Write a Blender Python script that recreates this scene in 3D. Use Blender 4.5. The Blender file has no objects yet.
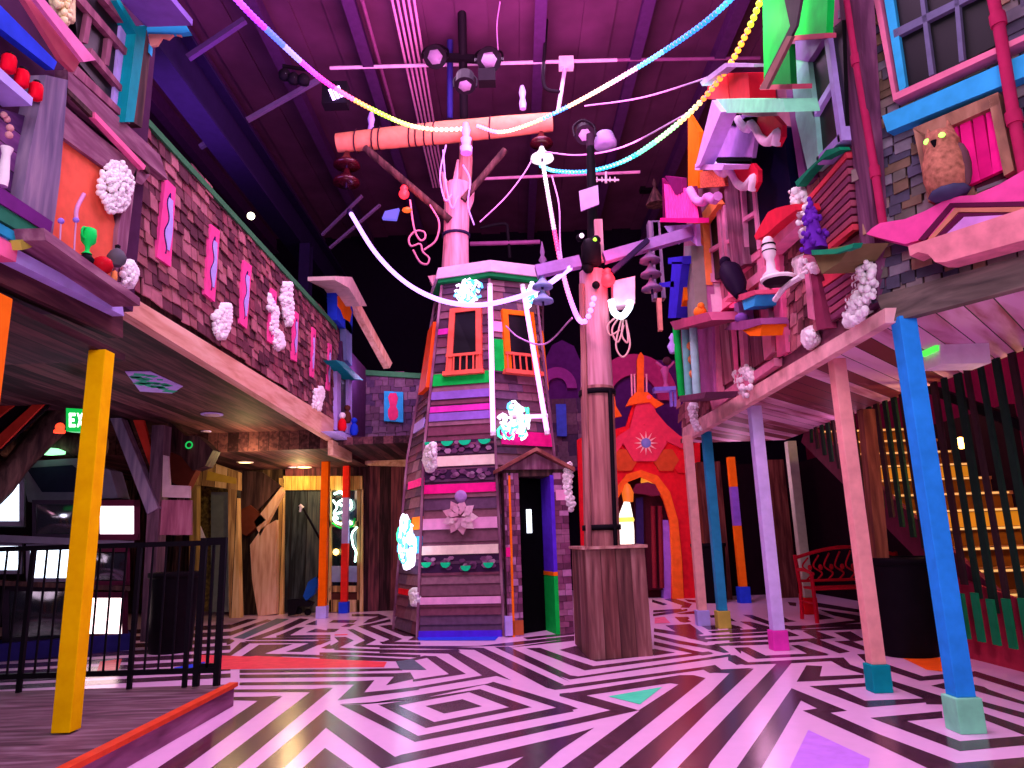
import bpy, math, random
from mathutils import Vector as V
random.seed(7)
SC=bpy.context.scene; COL=SC.collection
# ---------- camera model: turns a sighted pixel of the photograph into a point of the place
F=720.; PITCH=math.radians(12.3); ROLL=math.radians(1.77); H=1.2
CPI,SPI,CRO,SRO=math.cos(PITCH),math.sin(PITCH),math.cos(ROLL),math.sin(ROLL)
def ray(px,py):
    u=(px-512)/F; v=-(py-384)/F
    a=u*CRO+v*SRO; b=-u*SRO+v*CRO
    return V((a, CPI-b*SPI, SPI+b*CPI))
EYE=V((0,0,H))
def fl(px,py,z=0.):
    r=ray(px,py); return EYE+r*((z-H)/r.z)
def at(px,py,Y):
    r=ray(px,py); return EYE+r*(Y/r.y)
class PL:
    "an upright (or leaning) plane of the place: origin, direction along it, outward normal"
    def __init__(s,o,u,n): s.o=V(o); s.u=V(u).normalized(); s.n=V(n).normalized()
    def px(s,x,y,off=0.):
        r=ray(x,y); t=((s.o+s.n*off-EYE).dot(s.n))/r.dot(s.n); return EYE+r*t
# ---------- materials
def lin(h):
    if not isinstance(h,str): return tuple(h)+(1.,)
    c=[int(h[i:i+2],16)/255 for i in (0,2,4)]
    return tuple(x/12.92 if x<=.04045 else ((x+.055)/1.055)**2.4 for x in c)+(1.,)
MATS={}
def mat(name,c,rough=.55,metal=0.,noise=.12,scale=9.,spec=.02,bump=0.,alpha=None,trans=0.):
    if name in MATS: return MATS[name]
    m=bpy.data.materials.new(name); m.use_nodes=True; N=m.node_tree.nodes; L=m.node_tree.links
    b=N['Principled BSDF']; b.inputs['Roughness'].default_value=rough; b.inputs['Metallic'].default_value=metal
    b.inputs['Specular IOR Level'].default_value=spec
    if trans: b.inputs['Transmission Weight'].default_value=trans
    c=lin(c)
    tc=N.new('ShaderNodeTexCoord'); nz=N.new('ShaderNodeTexNoise'); nz.inputs['Scale'].default_value=scale; nz.inputs['Detail'].default_value=4
    L.new(tc.outputs['Object'],nz.inputs['Vector'])
    rp=N.new('ShaderNodeValToRGB'); rp.color_ramp.elements[0].position=.3; rp.color_ramp.elements[1].position=.7
    rp.color_ramp.elements[0].color=tuple(x*(1-noise) for x in c[:3])+(1,); rp.color_ramp.elements[1].color=tuple(min(1,x*(1+noise)) for x in c[:3])+(1,)
    L.new(nz.outputs['Fac'],rp.inputs['Fac']); L.new(rp.outputs['Color'],b.inputs['Base Color'])
    if bump:
        bp=N.new('ShaderNodeBump'); bp.inputs['Strength'].default_value=bump; bp.inputs['Distance'].default_value=.02
        L.new(nz.outputs['Fac'],bp.inputs['Height']); L.new(bp.outputs['Normal'],b.inputs['Normal'])
    MATS[name]=m; return m
def wood(name,cols,scale=(1,1,14),rough=.7,plank=None,isl=0.,rotz=0.,tone=.45):
    "grain stretched along the axis with the small scale; plank=(axis,width) adds board seams and board tones"
    if name in MATS: return MATS[name]
    m=bpy.data.materials.new(name); m.use_nodes=True; N=m.node_tree.nodes; L=m.node_tree.links
    b=N['Principled BSDF']; b.inputs['Roughness'].default_value=rough; b.inputs['Specular IOR Level'].default_value=.1
    tc=N.new('ShaderNodeTexCoord'); mp=N.new('ShaderNodeMapping'); mp.inputs['Scale'].default_value=scale
    if rotz:
        r0=N.new('ShaderNodeMapping'); r0.inputs['Rotation'].default_value=(0,0,rotz); L.new(tc.outputs['Object'],r0.inputs['Vector']); src=r0.outputs['Vector']
    else: src=tc.outputs['Object']
    nz=N.new('ShaderNodeTexNoise'); nz.inputs['Scale'].default_value=1.6; nz.inputs['Detail'].default_value=6; nz.inputs['Distortion'].default_value=.4
    L.new(src,mp.inputs['Vector']); L.new(mp.outputs['Vector'],nz.inputs['Vector'])
    fac=nz.outputs['Fac']
    def math_(op,a,bv=None):
        n=N.new('ShaderNodeMath'); n.operation=op
        for i,x in enumerate((a,bv)):
            if x is None: continue
            if isinstance(x,(int,float)): n.inputs[i].default_value=x
            else: L.new(x,n.inputs[i])
        return n.outputs[0]
    if isl:
        g=N.new('ShaderNodeNewGeometry'); d=math_('MULTIPLY',math_('SUBTRACT',g.outputs['Random Per Island'],.5),isl); fac=math_('ADD',fac,d)
    seam=None
    if plank:
        ax,w=plank; sx=N.new('ShaderNodeSeparateXYZ'); L.new(src,sx.inputs[0])
        q=math_('DIVIDE',sx.outputs[ax],w); fr=math_('FRACT',q); fo=math_('FLOOR',q)
        wn=N.new('ShaderNodeTexWhiteNoise'); wn.noise_dimensions='1D'; L.new(fo,wn.inputs['W'])
        fac=math_('ADD',fac,math_('MULTIPLY',math_('SUBTRACT',wn.outputs['Value'],.5),tone))
        seam=math_('GREATER_THAN',fr,.05)
    rp=N.new('ShaderNodeValToRGB'); e=rp.color_ramp.elements
    n=len(cols); e[0].position=.28; e[1].position=.72
    e[0].color=lin(cols[0]); e[1].color=lin(cols[-1])
    for i in range(1,n-1):
        k=e.new(.28+.44*i/(n-1)); k.color=lin(cols[i])
    L.new(fac,rp.inputs['Fac'])
    out=rp.outputs['Color']
    if seam is not None:
        mx=N.new('ShaderNodeMix'); mx.data_type='RGBA'; L.new(seam,mx.inputs[0]); mx.inputs[6].default_value=(.012,.008,.01,1); L.new(out,mx.inputs[7]); out=mx.outputs[2]
    L.new(out,b.inputs['Base Color'])
    bp=N.new('ShaderNodeBump'); bp.inputs['Strength'].default_value=.35; bp.inputs['Distance'].default_value=.01
    L.new(nz.outputs['Fac'],bp.inputs['Height']); L.new(bp.outputs['Normal'],b.inputs['Normal'])
    MATS[name]=m; return m
def isl(name,cols,rough=.75):
    "every loose piece of the mesh takes one of the tones"
    if name in MATS: return MATS[name]
    m=bpy.data.materials.new(name); m.use_nodes=True; N=m.node_tree.nodes; L=m.node_tree.links
    b=N['Principled BSDF']; b.inputs['Roughness'].default_value=rough; b.inputs['Specular IOR Level'].default_value=.08
    g=N.new('ShaderNodeNewGeometry'); rp=N.new('ShaderNodeValToRGB'); rp.color_ramp.interpolation='CONSTANT'; e=rp.color_ramp.elements
    n=len(cols); e[0].position=0; e[0].color=lin(cols[0]); e[1].position=1./n; e[1].color=lin(cols[1])
    for i in range(2,n): k=e.new(i/n); k.color=lin(cols[i])
    L.new(g.outputs['Random Per Island'],rp.inputs['Fac'])
    tc=N.new('ShaderNodeTexCoord'); nz=N.new('ShaderNodeTexNoise'); nz.inputs['Scale'].default_value=14; nz.inputs['Detail'].default_value=5; L.new(tc.outputs['Object'],nz.inputs['Vector'])
    mx=N.new('ShaderNodeMix'); mx.data_type='RGBA'; mx.blend_type='MULTIPLY'; mx.inputs[0].default_value=.6
    r2=N.new('ShaderNodeValToRGB'); r2.color_ramp.elements[0].position=.25; r2.color_ramp.elements[0].color=(.45,.42,.45,1); r2.color_ramp.elements[1].position=.7
    L.new(nz.outputs['Fac'],r2.inputs['Fac']); L.new(rp.outputs['Color'],mx.inputs[6]); L.new(r2.outputs['Color'],mx.inputs[7]); L.new(mx.outputs[2],b.inputs['Base Color'])
    MATS[name]=m; return m
def em(name,c,s):
    if name in MATS: return MATS[name]
    m=bpy.data.materials.new(name); m.use_nodes=True; N=m.node_tree.nodes; b=N['Principled BSDF']
    c=lin(c); b.inputs['Base Color'].default_value=tuple(x*.3 for x in c[:3])+(1,); b.inputs['Emission Color'].default_value=c; b.inputs['Emission Strength'].default_value=s
    MATS[name]=m; return m
# ---------- mesh builder
class MB:
    def __init__(s): s.v=[]; s.f=[]; s.m=[]; s.sm=[]
    def add(s,vs,fs,m=0,smooth=False):
        k=len(s.v); s.v+=[V(p) for p in vs]
        for f in fs: s.f.append([i+k for i in f]); s.m.append(m); s.sm.append(smooth)
        return s
    def hexa(s,p,m=0): return s.add(p,[(0,3,2,1),(4,5,6,7),(0,1,5,4),(1,2,6,5),(2,3,7,6),(3,0,4,7)],m)
    def box(s,a,b,m=0):
        x0,y0,z0=[min(i,j) for i,j in zip(a,b)]; x1,y1,z1=[max(i,j) for i,j in zip(a,b)]
        return s.hexa([(x0,y0,z0),(x1,y0,z0),(x1,y1,z0),(x0,y1,z0),(x0,y0,z1),(x1,y0,z1),(x1,y1,z1),(x0,y1,z1)],m)
    def bar(s,p,q,w,h,m=0,side=None):
        p=V(p);q=V(q);d=(q-p).normalized(); a=V(side).normalized() if side else (d.cross(V((0,0,1))) if abs(d.z)<.95 else V((1,0,0)))
        a=(a-d*a.dot(d)).normalized(); b=d.cross(a); a=a*w/2;b=b*h/2
        return s.hexa([p-a-b,p+a-b,p+a+b,p-a+b,q-a-b,q+a-b,q+a+b,q-a+b],m)
    def prism(s,pts,vec,m=0):
        n=len(pts); pts=[V(p) for p in pts]; vec=V(vec)
        return s.add(pts+[p+vec for p in pts],[tuple(range(n-1,-1,-1)),tuple(range(n,2*n))]+[(i,(i+1)%n,n+(i+1)%n,n+i) for i in range(n)],m)
    def loft(s,A,B,m=0):
        n=len(A); return s.add(list(A)+list(B),[tuple(range(n-1,-1,-1)),tuple(range(n,2*n))]+[(i,(i+1)%n,n+(i+1)%n,n+i) for i in range(n)],m)
    def tube(s,pts,r,n=8,m=0,cap=True):
        pts=[V(p) for p in pts]; k=len(pts); vs=[]; fs=[]; ref=None
        for i,p in enumerate(pts):
            d=(pts[min(i+1,k-1)]-pts[max(i-1,0)]).normalized()
            if ref is None: ref=d.orthogonal().normalized()
            ref=(ref-d*ref.dot(d)); ref=ref.normalized() if ref.length>1e-5 else d.orthogonal().normalized()
            b=d.cross(ref); rr=r[i] if isinstance(r,(list,tuple)) else r
            vs+=[p+(ref*math.cos(t)+b*math.sin(t))*rr for t in [2*math.pi*j/n for j in range(n)]]
        for i in range(k-1): fs+=[(i*n+j,i*n+(j+1)%n,(i+1)*n+(j+1)%n,(i+1)*n+j) for j in range(n)]
        s.add(vs,fs,m,True)
        if cap: s.add(vs[:n],[tuple(range(n-1,-1,-1))],m); s.add(vs[-n:],[tuple(range(n))],m)
        return s
    def lathe(s,c,prof,n=20,m=0,axis=(0,0,1)):
        a=V(axis).normalized(); return s.tube_prof(V(c),a,prof,n,m)
    def tube_prof(s,c,a,prof,n,m):
        u=a.orthogonal().normalized(); w=a.cross(u); vs=[];fs=[]
        for r,z in prof: vs+=[c+a*z+(u*math.cos(t)+w*math.sin(t))*max(r,1e-4) for t in [2*math.pi*j/n for j in range(n)]]
        for i in range(len(prof)-1): fs+=[(i*n+j,i*n+(j+1)%n,(i+1)*n+(j+1)%n,(i+1)*n+j) for j in range(n)]
        s.add(vs,fs,m,True); s.add(vs[:n],[tuple(range(n-1,-1,-1))],m); s.add(vs[-n:],[tuple(range(n))],m); return s
    def ball(s,c,r,m=0,n=8,sq=(1,1,1)):
        c=V(c); vs=[];fs=[]; k=max(4,n//2+1)
        for i in range(k+1):
            t=math.pi*i/k
            for j in range(n):
                p=2*math.pi*j/n; vs.append(c+V((math.sin(t)*math.cos(p)*r*sq[0],math.sin(t)*math.sin(p)*r*sq[1],math.cos(t)*r*sq[2])))
        for i in range(k): fs+=[(i*n+j,(i+1)*n+j,(i+1)*n+(j+1)%n,i*n+(j+1)%n) for j in range(n)]
        return s.add(vs,fs,m,True)
WL={}
def setp(o,label=None,cat=None,group=None,kind=None):
    if label: o['label']=label
    if cat: o['category']=cat
    if group: o['group']=group
    if kind: o['kind']=kind
    return o
def T(name,label,cat,loc=(0,0,0),group=None,kind=None):
    o=bpy.data.objects.new(name,None); o.empty_display_size=.1; COL.objects.link(o); o.location=V(loc); WL[o]=V(loc)
    return setp(o,label,cat,group,kind)
def O(name,mb,m,parent=None,label=None,cat=None,group=None,kind=None,bevel=0.):
    me=bpy.data.meshes.new(name); lo=V([min(p[i] for p in mb.v) for i in range(3)]); hi=V([max(p[i] for p in mb.v) for i in range(3)])
    c=V(((lo.x+hi.x)/2,(lo.y+hi.y)/2,lo.z))
    me.from_pydata([tuple(p-c) for p in mb.v],[],mb.f)
    for x in (m if isinstance(m,(list,tuple)) else [m]): me.materials.append(x)
    me.polygons.foreach_set('material_index',mb.m); me.polygons.foreach_set('use_smooth',mb.sm); me.update()
    import bmesh
    bm=bmesh.new(); bm.from_mesh(me); bmesh.ops.recalc_face_normals(bm,faces=bm.faces); bm.to_mesh(me); bm.free()
    o=bpy.data.objects.new(name,me); COL.objects.link(o); WL[o]=c
    if parent is not None: o.parent=parent; o.location=c-WL[parent]
    else: o.location=c
    if bevel:
        b=o.modifiers.new('bevel','BEVEL'); b.width=bevel; b.segments=2; b.limit_method='ANGLE'
    return setp(o,label,cat,group,kind)
def S(name,mb,m,parent=None): return O(name,mb,m,parent,kind=None if parent else 'structure')
def panel(P,pts,d,base=0.):
    "prism whose visible front outline is sighted on plane P at height d above it, running back to base"
    b=MB(); q=[P.px(x,y,d) for x,y in pts]; return b.prism(q,-P.n*(d-base))
def inpoly(x,y,po):
    c=False; j=len(po)-1
    for i in range(len(po)):
        if (po[i][1]>y)!=(po[j][1]>y) and x<(po[j][0]-po[i][0])*(y-po[i][1])/(po[j][1]-po[i][1])+po[i][0]: c=not c
        j=i
    return c
def shingles(P,pts,w=.12,h=.1,off=0.,jit=.35,t=.018,tip=0.):
    "rows of overlapping hand-cut shingles over the outline sighted on plane P"
    uv=[]
    for x,y in pts: q=P.px(x,y,off)-P.o; uv.append((q.dot(P.u),q.z))
    u0,u1=min(a for a,_ in uv),max(a for a,_ in uv); z0,z1=min(b for _,b in uv),max(b for _,b in uv)
    b=MB(); z=z0; k=0
    while z<z1:
        u=u0+random.uniform(-w,0)
        while u<u1:
            ww=w*random.uniform(1-jit,1+jit)
            if inpoly(u+ww/2,z+h/2,uv):
                o0=off+t*random.uniform(.9,1.9); dz=random.uniform(-.2,.15)*h; g=.006; d2=dz*random.uniform(.3,1.4)+random.uniform(-.1,.1)*h
                def pt(a,c,o): return P.o+P.u*a+V((0,0,1))*(c-0)+P.n*o+V((0,0,0))
                A=[pt(u+g,z+dz,o0+.012),pt(u+ww-g,z+d2,o0+.012),pt(u+ww-g,z+h*1.25,o0-.004),pt(u+g,z+h*1.25,o0-.004)]
                A=[V((p.x,p.y,p.z-P.o.z)) for p in A] if False else A
                b.prism(A,-P.n*(t*.7))
            u+=ww
        z+=h; k+=1
    return b
def onplane_z0(P): pass
def foam(P,pts,r=.05,off=.05,n=60):
    n=int(n*2.2)
    xs=[p[0] for p in pts]; ys=[p[1] for p in pts]; b=MB(); k=0; tr=0
    while k<n and tr<n*40:
        tr+=1; x=random.uniform(min(xs),max(xs)); y=random.uniform(min(ys),max(ys))
        if inpoly(x,y,pts): b.ball(P.px(x,y,off*random.uniform(.1,.8)),r*random.uniform(.4,.85),n=6); k+=1
    for i in range(9):
        for j in range(9):
            x=min(xs)+(max(xs)-min(xs))*(i+.5)/9; y=min(ys)+(max(ys)-min(ys))*(j+.5)/9
            if inpoly(x,y,pts): b.ball(P.px(x,y,off*.15),r*1.35,n=6)
    return b
def copytree(o,parent=None,loc=None):
    c=o.copy(); COL.objects.link(c)
    if parent is not None: c.parent=parent
    if loc is not None: c.location=V(loc)
    for ch in list(o.children): copytree(ch,c)
    return c
def catm(pts,n=8):
    P=[V(p) for p in pts]; P=[P[0]*2-P[1]]+P+[P[-1]*2-P[-2]]; out=[]
    for i in range(1,len(P)-2):
        a,b,c,d=P[i-1:i+3]
        for k in range(n):
            t=k/n; out.append(.5*((2*b)+(c-a)*t+(2*a-5*b+4*c-d)*t*t+(3*b-a-3*c+d)*t**3))
    return out+[P[-2]]
# ================= MATERIALS
white=mat('white_paint','f2ecee',.5); blackp=mat('black_metal','17141a',.45); foamm=mat('white_foam','fdfdfa',.85,bump=.2,scale=30)
steel=mat('painted_steel','2a2040',.5); pink=mat('pink_paint','f070a0',.6); hotpink=mat('hot_pink_paint','f0208a',.55); lilac=mat('lilac_paint','b9a4ea',.55)
orange=mat('orange_paint','ff7a18',.55); redp=mat('red_paint','e01828',.55); yellow=mat('yellow_paint','ffc804',.5); blue=mat('blue_paint','1f9ee8',.5); cobalt=mat('cobalt_paint','2848e0',.55)
teal=mat('teal_paint','109a9e',.55); tealpost=mat('teal_post_paint','2a8fb4',.55); mint=mat('mint_paint','88ecb8',.55); green=mat('green_paint','12d04a',.55); salmon=mat('salmon_paint','f0a08c',.6); cream=mat('cream_paint','efe4c8',.6)
violet=mat('violet_paint','5a30d8',.55); purplew=mat('purple_paint','6a2a78',.6); skyb=mat('sky_blue_paint','38b4e4',.55); coral=mat('coral_paint','ec6a50',.6); olive=mat('olive_paint','b4b04a',.6); magp=mat('magenta_paint','d83ab0',.55); lavp=mat('lavender_paint','b8b0f4',.55); dark=mat('dark_void','0a080c',.9); glassd=mat('dark_glass','07060c',.45,spec=.25,noise=.02); gold=mat('golden_paint','c88428',.5); brownp=mat('brown_paint','5a3028',.7)
barn=wood('barn_wood',['2c1c20','58403e','8a6660'],(14,14,1.2),plank=(0,.19)); barny=wood('barn_wood_cross',['2c1c20','58403e','86625c'],(14,1.2,14),plank=(0,.17))
dwood=wood('dark_timber',['20141a','46302f','6a4a48'],(9,9,1)); pine=wood('raw_pine',['c08468','e0b094','f0cbb0'],(8,1,8)); pinev=wood('raw_pine_upright',['c08468','e0b094','f0cbb0'],(8,8,1))
polew=wood('pole_timber',['a06c74','c8909c','dca8b4'],(10,10,.8)); darkpole=wood('old_pole_timber',['6a4048','a06a68','c08a84'],(10,10,.7))
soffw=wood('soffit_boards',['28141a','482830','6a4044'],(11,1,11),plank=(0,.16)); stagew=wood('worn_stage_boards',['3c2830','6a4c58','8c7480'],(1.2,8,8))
ylw=wood('yellow_lit_pine',['8a6840','c8a060','e0c088'],(9,9,1),plank=(0,.22))
shpink=isl('shingle_tones',['84505a','6a3c48','a06468','8c4a58','744450','5a3440','b0727a'])
shgrey=isl('grey_shingle_tones',['6a6470','84787a','565266','96827e','6c6660','a8846c','5c566c','8a828e','7a6452','4a4656'])
# ================= SETTING
WHITEF=mat('floor_white','f4caf0',.22,noise=.03,spec=.5); BLKF=mat('floor_black','4a2c40',.22,noise=.4,scale=16,spec=.5)
fm=[WHITEF,BLKF,mat('floor_red','ec5058',.25),mat('floor_orange','ff6a20',.25),mat('floor_mint','50ffb4',.25),mat('floor_lavender','c98cf4',.25),mat('floor_slate','5a6a74',.25),mat('floor_blue','3050e8',.25),mat('floor_rose','f07a9a',.25)]
fb=MB(); fb.add([(-9,-1.5,0),(7.5,-1.5,0),(7.5,19,0),(-9,19,0)],[(0,1,2,3)],0)
SCL={'a':(90,640,6),'b':(240,640,6),'c':(400,640,6),'d':(560,640,6),'e':(710,640,6),'f':(860,640,6),'g':(220,595,6.024),'h':(380,610,4.876),'r':(640,590,7.877),'s':(760,600,7.877),'u':(230,600,10.24),'v':(320,600,10.24),'w':(640,592,10.24),'x':(730,600,7.314)}
FLOOR=[
# key:material-index then crop letter + x,y pairs (letter holds until changed)
(1,'g 259,700.5 282,696.5 176,774 146,776'),(1,'g 234,697.5 262,697.2 282,696.2 259,700.5 234,700'),
(1,'g 311.7,691.4 332.5,688.3 232,772 206,772'),(1,'g 232,690 313,689.6 332.5,688 311.7,691.8 232,692'),
(1,'B 0,258 700,250 800,245 740,318 930,300 C 110,282 500,215 590,208 110,292 B 1070,297 590,360 690,266 0,270'),
(6,'B 935,130 1020,118 1030,118 C 70,110 160,180 0,180 B 960,178'),
(1,'B 0,182 700,176 960,172 C 10,182 B 960,180 700,187 0,196'),
(1,'B 0,211 930,203 1020,198 C 80,232 B 880,270 930,218 0,227'),
(1,'C 150,97 215,100 390,203 80,248 80,240 300,207'),(1,'B 500,92 1020,118 C 150,97 200,102 B 1020,126 880,122 500,100'),
(1,'C 275,72 345,72 665,245 580,213 110,292 110,282 500,215'),(1,'C -240,55 -60,60 275,72 345,72 320,80 -60,72'),
(1,'C 430,50 500,50 980,270 D 0,274 860,165 930,153 980,188 900,197 860,176 C 1000,290 930,297 880,285'),(1,'C -240,38 0,36 430,48 490,50 440,56 0,46'),
(1,'C 570,42 650,42 1020,215 D 110,222 1020,88 1020,97 60,235 0,215 C 1020,255'),
(1,'C 760,50 840,50 1020,115 D 200,160 890,72 920,80 150,180 0,125 C 1020,150'),
(1,'D 0,60 90,40 570,60 690,80 220,127'),
(1,'C 155,397 375,358 490,398 265,440'),
# diamond ring (outer then inner, as two C shapes)
(1,'B 830,388 C 480,297 790,405 660,405 415,312 B 945,393'),(1,'B 830,388 945,393 C 205,495 660,405 790,405 155,527'),
(1,'B 600,388 C 100,355 560,253 510,268 B 720,391'),(1,'C 560,253 1020,395 D 105,412 0,435 C 960,425 945,407 510,268'),
(1,'B 600,388 720,391 C 108,578 90,610'),(1,'C 108,578 945,407 960,425 1020,412 1040,428 90,610'),
(1,'C 960,325 1020,318 D 40,325 155,335 470,425 320,424 0,335'),
(1,'D 0,325 720,213 800,213 870,230 190,774 5,774 480,425 470,425 715,266 660,258 155,332'),
(1,'B 515,420 930,705 C 10,690 1020,480 D 310,422 470,425 0,525 C 0,740 B 850,772 515,525 260,772 95,772'),
(1,'B 510,650 690,776 370,776'),(1,'C 150,770 1020,572 D 205,529 0,660 C 830,770 640,770 745,700 440,770'),
(4,'D 290,340 615,283 480,388'),
(1,'E 130,190 260,174 0,415 D 540,774 350,774 900,320'),(1,'E 0,183 260,171 135,198 0,193'),
(1,'E 410,134 492,132 0,740 D 885,774 700,774 900,565'),(1,'E 215,138 490,124 800,108 800,120 490,137 215,147'),
(1,'E 490,292 820,425 720,437 1020,570 F 580,742 984,706 1010,706 1010,790 600,775 420,775 120,632 E 560,425 645,412 545,362 305,775 158,775'),
(5,'E 590,542 960,715 945,790 470,790'),(1,'E 580,155 670,160 655,222 920,211 920,226 650,243 525,248'),
(1,'E 715,118 800,108 840,150 940,185 940,208 800,165'),
(1,'E 600,278 930,262 930,277 765,290 930,368 F 385,352 195,275 190,248 500,342 400,372 40,402 E 930,400'),
(1,'F 150,145 380,222 500,208 640,200 690,190 990,282 990,312 690,218 640,222 360,243 150,175'),
(3,'F 235,100 480,108 500,110 500,192 400,180'),(1,'F 430,275 500,262 640,260 745,285 770,300 990,375 990,388 700,305 650,297 500,292'),
(1,'F 385,350 520,345 660,350 990,440 990,472 700,387 400,385'),
(1,'F 65,468 490,430 495,467 280,487 600,610 990,578 990,630 600,666'),(1,'F 700,425 990,525 990,572 725,470'),
# farther, from the back crops
(2,'g 200,655 250,656.7 256,656 387,662 384,667.5 357,667.5 200,670'),

(1,'U 0,262 175,203 285,199 0,288'),(1,'U 0,332 380,203 425,213 300,247 0,364'),(6,'U 30,390 480,190 610,195 140,400'),(1,'U 160,406 340,350 520,283 720,193 805,196 600,287 270,406'),(1,'U -30,420 20,408 40,420 0,447 -30,455'),
(1,'U -60,590 0,540 110,438 215,433 0,573 -30,590'),(1,'U 85,603 300,463 645,458 350,550 520,560 530,577 250,573 100,606'),(1,'U 480,371 680,288 765,278 600,364'),(1,'U 270,398 540,389 1024,388 1024,401 270,407'),(1,'U 150,423 480,424 870,424 840,438 480,439 200,440'),
(1,'U 575,532 870,424 985,424 740,527'),(1,'U 935,492 1024,455 1024,497'),(1,'U 480,368 1024,363 1024,374 480,378'),(1,'U 775,252 885,213 885,252'),(1,'U 780,332 880,298 1000,318 1000,328'),(1,'U 520,558 860,567 1024,577 1024,594 860,584 520,574'),
(1,'V 65,328 80,298 195,298 150,323'),(1,'V 95,232 140,210 375,208 340,231'),(1,'V 210,270 290,248 365,246 300,270'),(1,'V 330,150 600,147 695,175 520,224 445,238 500,203 600,168 330,164'),
(1,'V 395,271 715,203 720,217 505,268 835,400 700,443 615,441 720,405'),(1,'V 285,305 335,303 565,408 430,473 345,467 470,415 440,395'),(1,'V 155,385 262,383 335,415 180,493 55,500 200,425'),(1,'V -10,413 115,413 0,455 -10,455'),
(1,'V 620,430 1024,438 1024,453 640,447'),(1,'V 420,463 1024,478 1024,492 360,472'),(1,'V 150,493 560,508 1024,518 1024,534 560,524 150,508'),(1,'V 0,543 400,543 1024,568 1024,585 400,562 0,559'),(1,'V 0,590 400,598 800,610 800,625 400,615 0,605'),(1,'V 605,265 725,260 980,350 980,372 860,364'),(1,'V 905,412 980,373 1024,373 1024,410'),(2,'V 150,355 282,350 282,362 150,365'),
(7,'H 175,120 590,120 560,150 190,150'),(1,'H 0,178 480,178 640,160 945,128 945,136 640,172 0,186'),(1,'H 0,200 380,195 390,202 0,208'),(1,'H 600,185 945,140 945,148 650,180'),(1,'H 700,135 945,112 945,118 720,142'),

(1,'W 130,83 275,125 240,132 130,102'),(1,'W 245,74 340,68 525,125 500,158 425,157 440,135'),(1,'W 455,74 600,93 600,106 500,97'),(1,'W 140,228 330,203 480,178 480,189 340,215 140,245'),(1,'W 140,193 420,176 420,186 140,206'),(1,'W 365,216 600,193 600,217 420,224'),(1,'W 362,259 490,260 500,270 480,285 520,302 460,310 412,302'),(8,'W 150,265 250,255 315,320 150,325'),
(1,'W 268,345 510,333 645,430 580,440 665,465 640,493 500,472 388,415'),(1,'W 148,378 400,418 705,495 680,512 400,442 148,404'),(1,'W 148,443 400,503 680,553 785,543 905,618 860,620 660,570 380,524 148,467'),(1,'W 148,513 400,568 560,608 745,640 640,647 360,587 148,542'),(1,'W 148,588 355,625 148,648'),(1,'W 635,350 790,345 790,382 700,382'),(1,'W 910,330 1030,362 910,380'),(1,'W 700,403 1024,383 1024,397 740,417'),(1,'W 645,453 1024,433 1024,447 660,464'),(1,'W 680,488 1024,468 1024,485 700,502'),(1,'W 770,538 1024,518 1024,537 780,550'),(1,'W 968,574 1030,590 1030,625'),(1,'W 715,243 775,241 775,257 730,260'),(1,'W 910,263 985,302 910,292'),
(1,'X -5,193 60,193 95,208 -5,212'),(1,'X 0,228 100,220 290,213 290,226 0,241'),(1,'X 0,255 280,239 280,251 0,266'),(1,'X 0,288 280,273 280,287 0,304'),(1,'X 0,317 285,308 285,323 0,332'),(1,'X 42,350 132,350 275,415 190,427'),(1,'X 190,414 400,403 700,393 712,403 400,417 200,427'),(1,'X -10,408 40,408 135,460 50,472 -10,440'),(1,'X 60,461 340,453 560,438 740,428 740,442 460,457 110,472'),
(1,'X 95,108 160,113 298,163 298,183 180,142'),(1,'X 75,158 150,163 300,203 290,220 212,217'),(1,'X 383,123 430,148 485,160 388,163'),(1,'X 388,183 465,200 388,213'),(1,'X 400,205 950,148 950,161 450,217'),(1,'X 430,193 960,177 960,190 430,207'),(1,'X 480,214 970,194 970,210 600,224'),(1,'X 393,233 430,233 505,262 393,267'),(1,'X 535,229 620,226 775,278 650,287'),(1,'X 765,239 880,233 985,292 900,302'),(1,'X 545,294 640,288 875,378 800,387'),(1,'X 413,298 620,283 620,295 413,310'),(1,'X 765,304 880,300 1000,350 985,368'),(1,'X 450,333 500,333 725,398 590,404'),(1,'X 935,399 1000,399 1000,460'),(1,'X 640,23 960,75 960,92 640,47'),(1,'X 640,63 960,120 960,153 760,112'),(1,'X 640,103 765,135 650,142'),(1,'X 428,18 480,23 480,42 440,37'),
]
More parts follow.
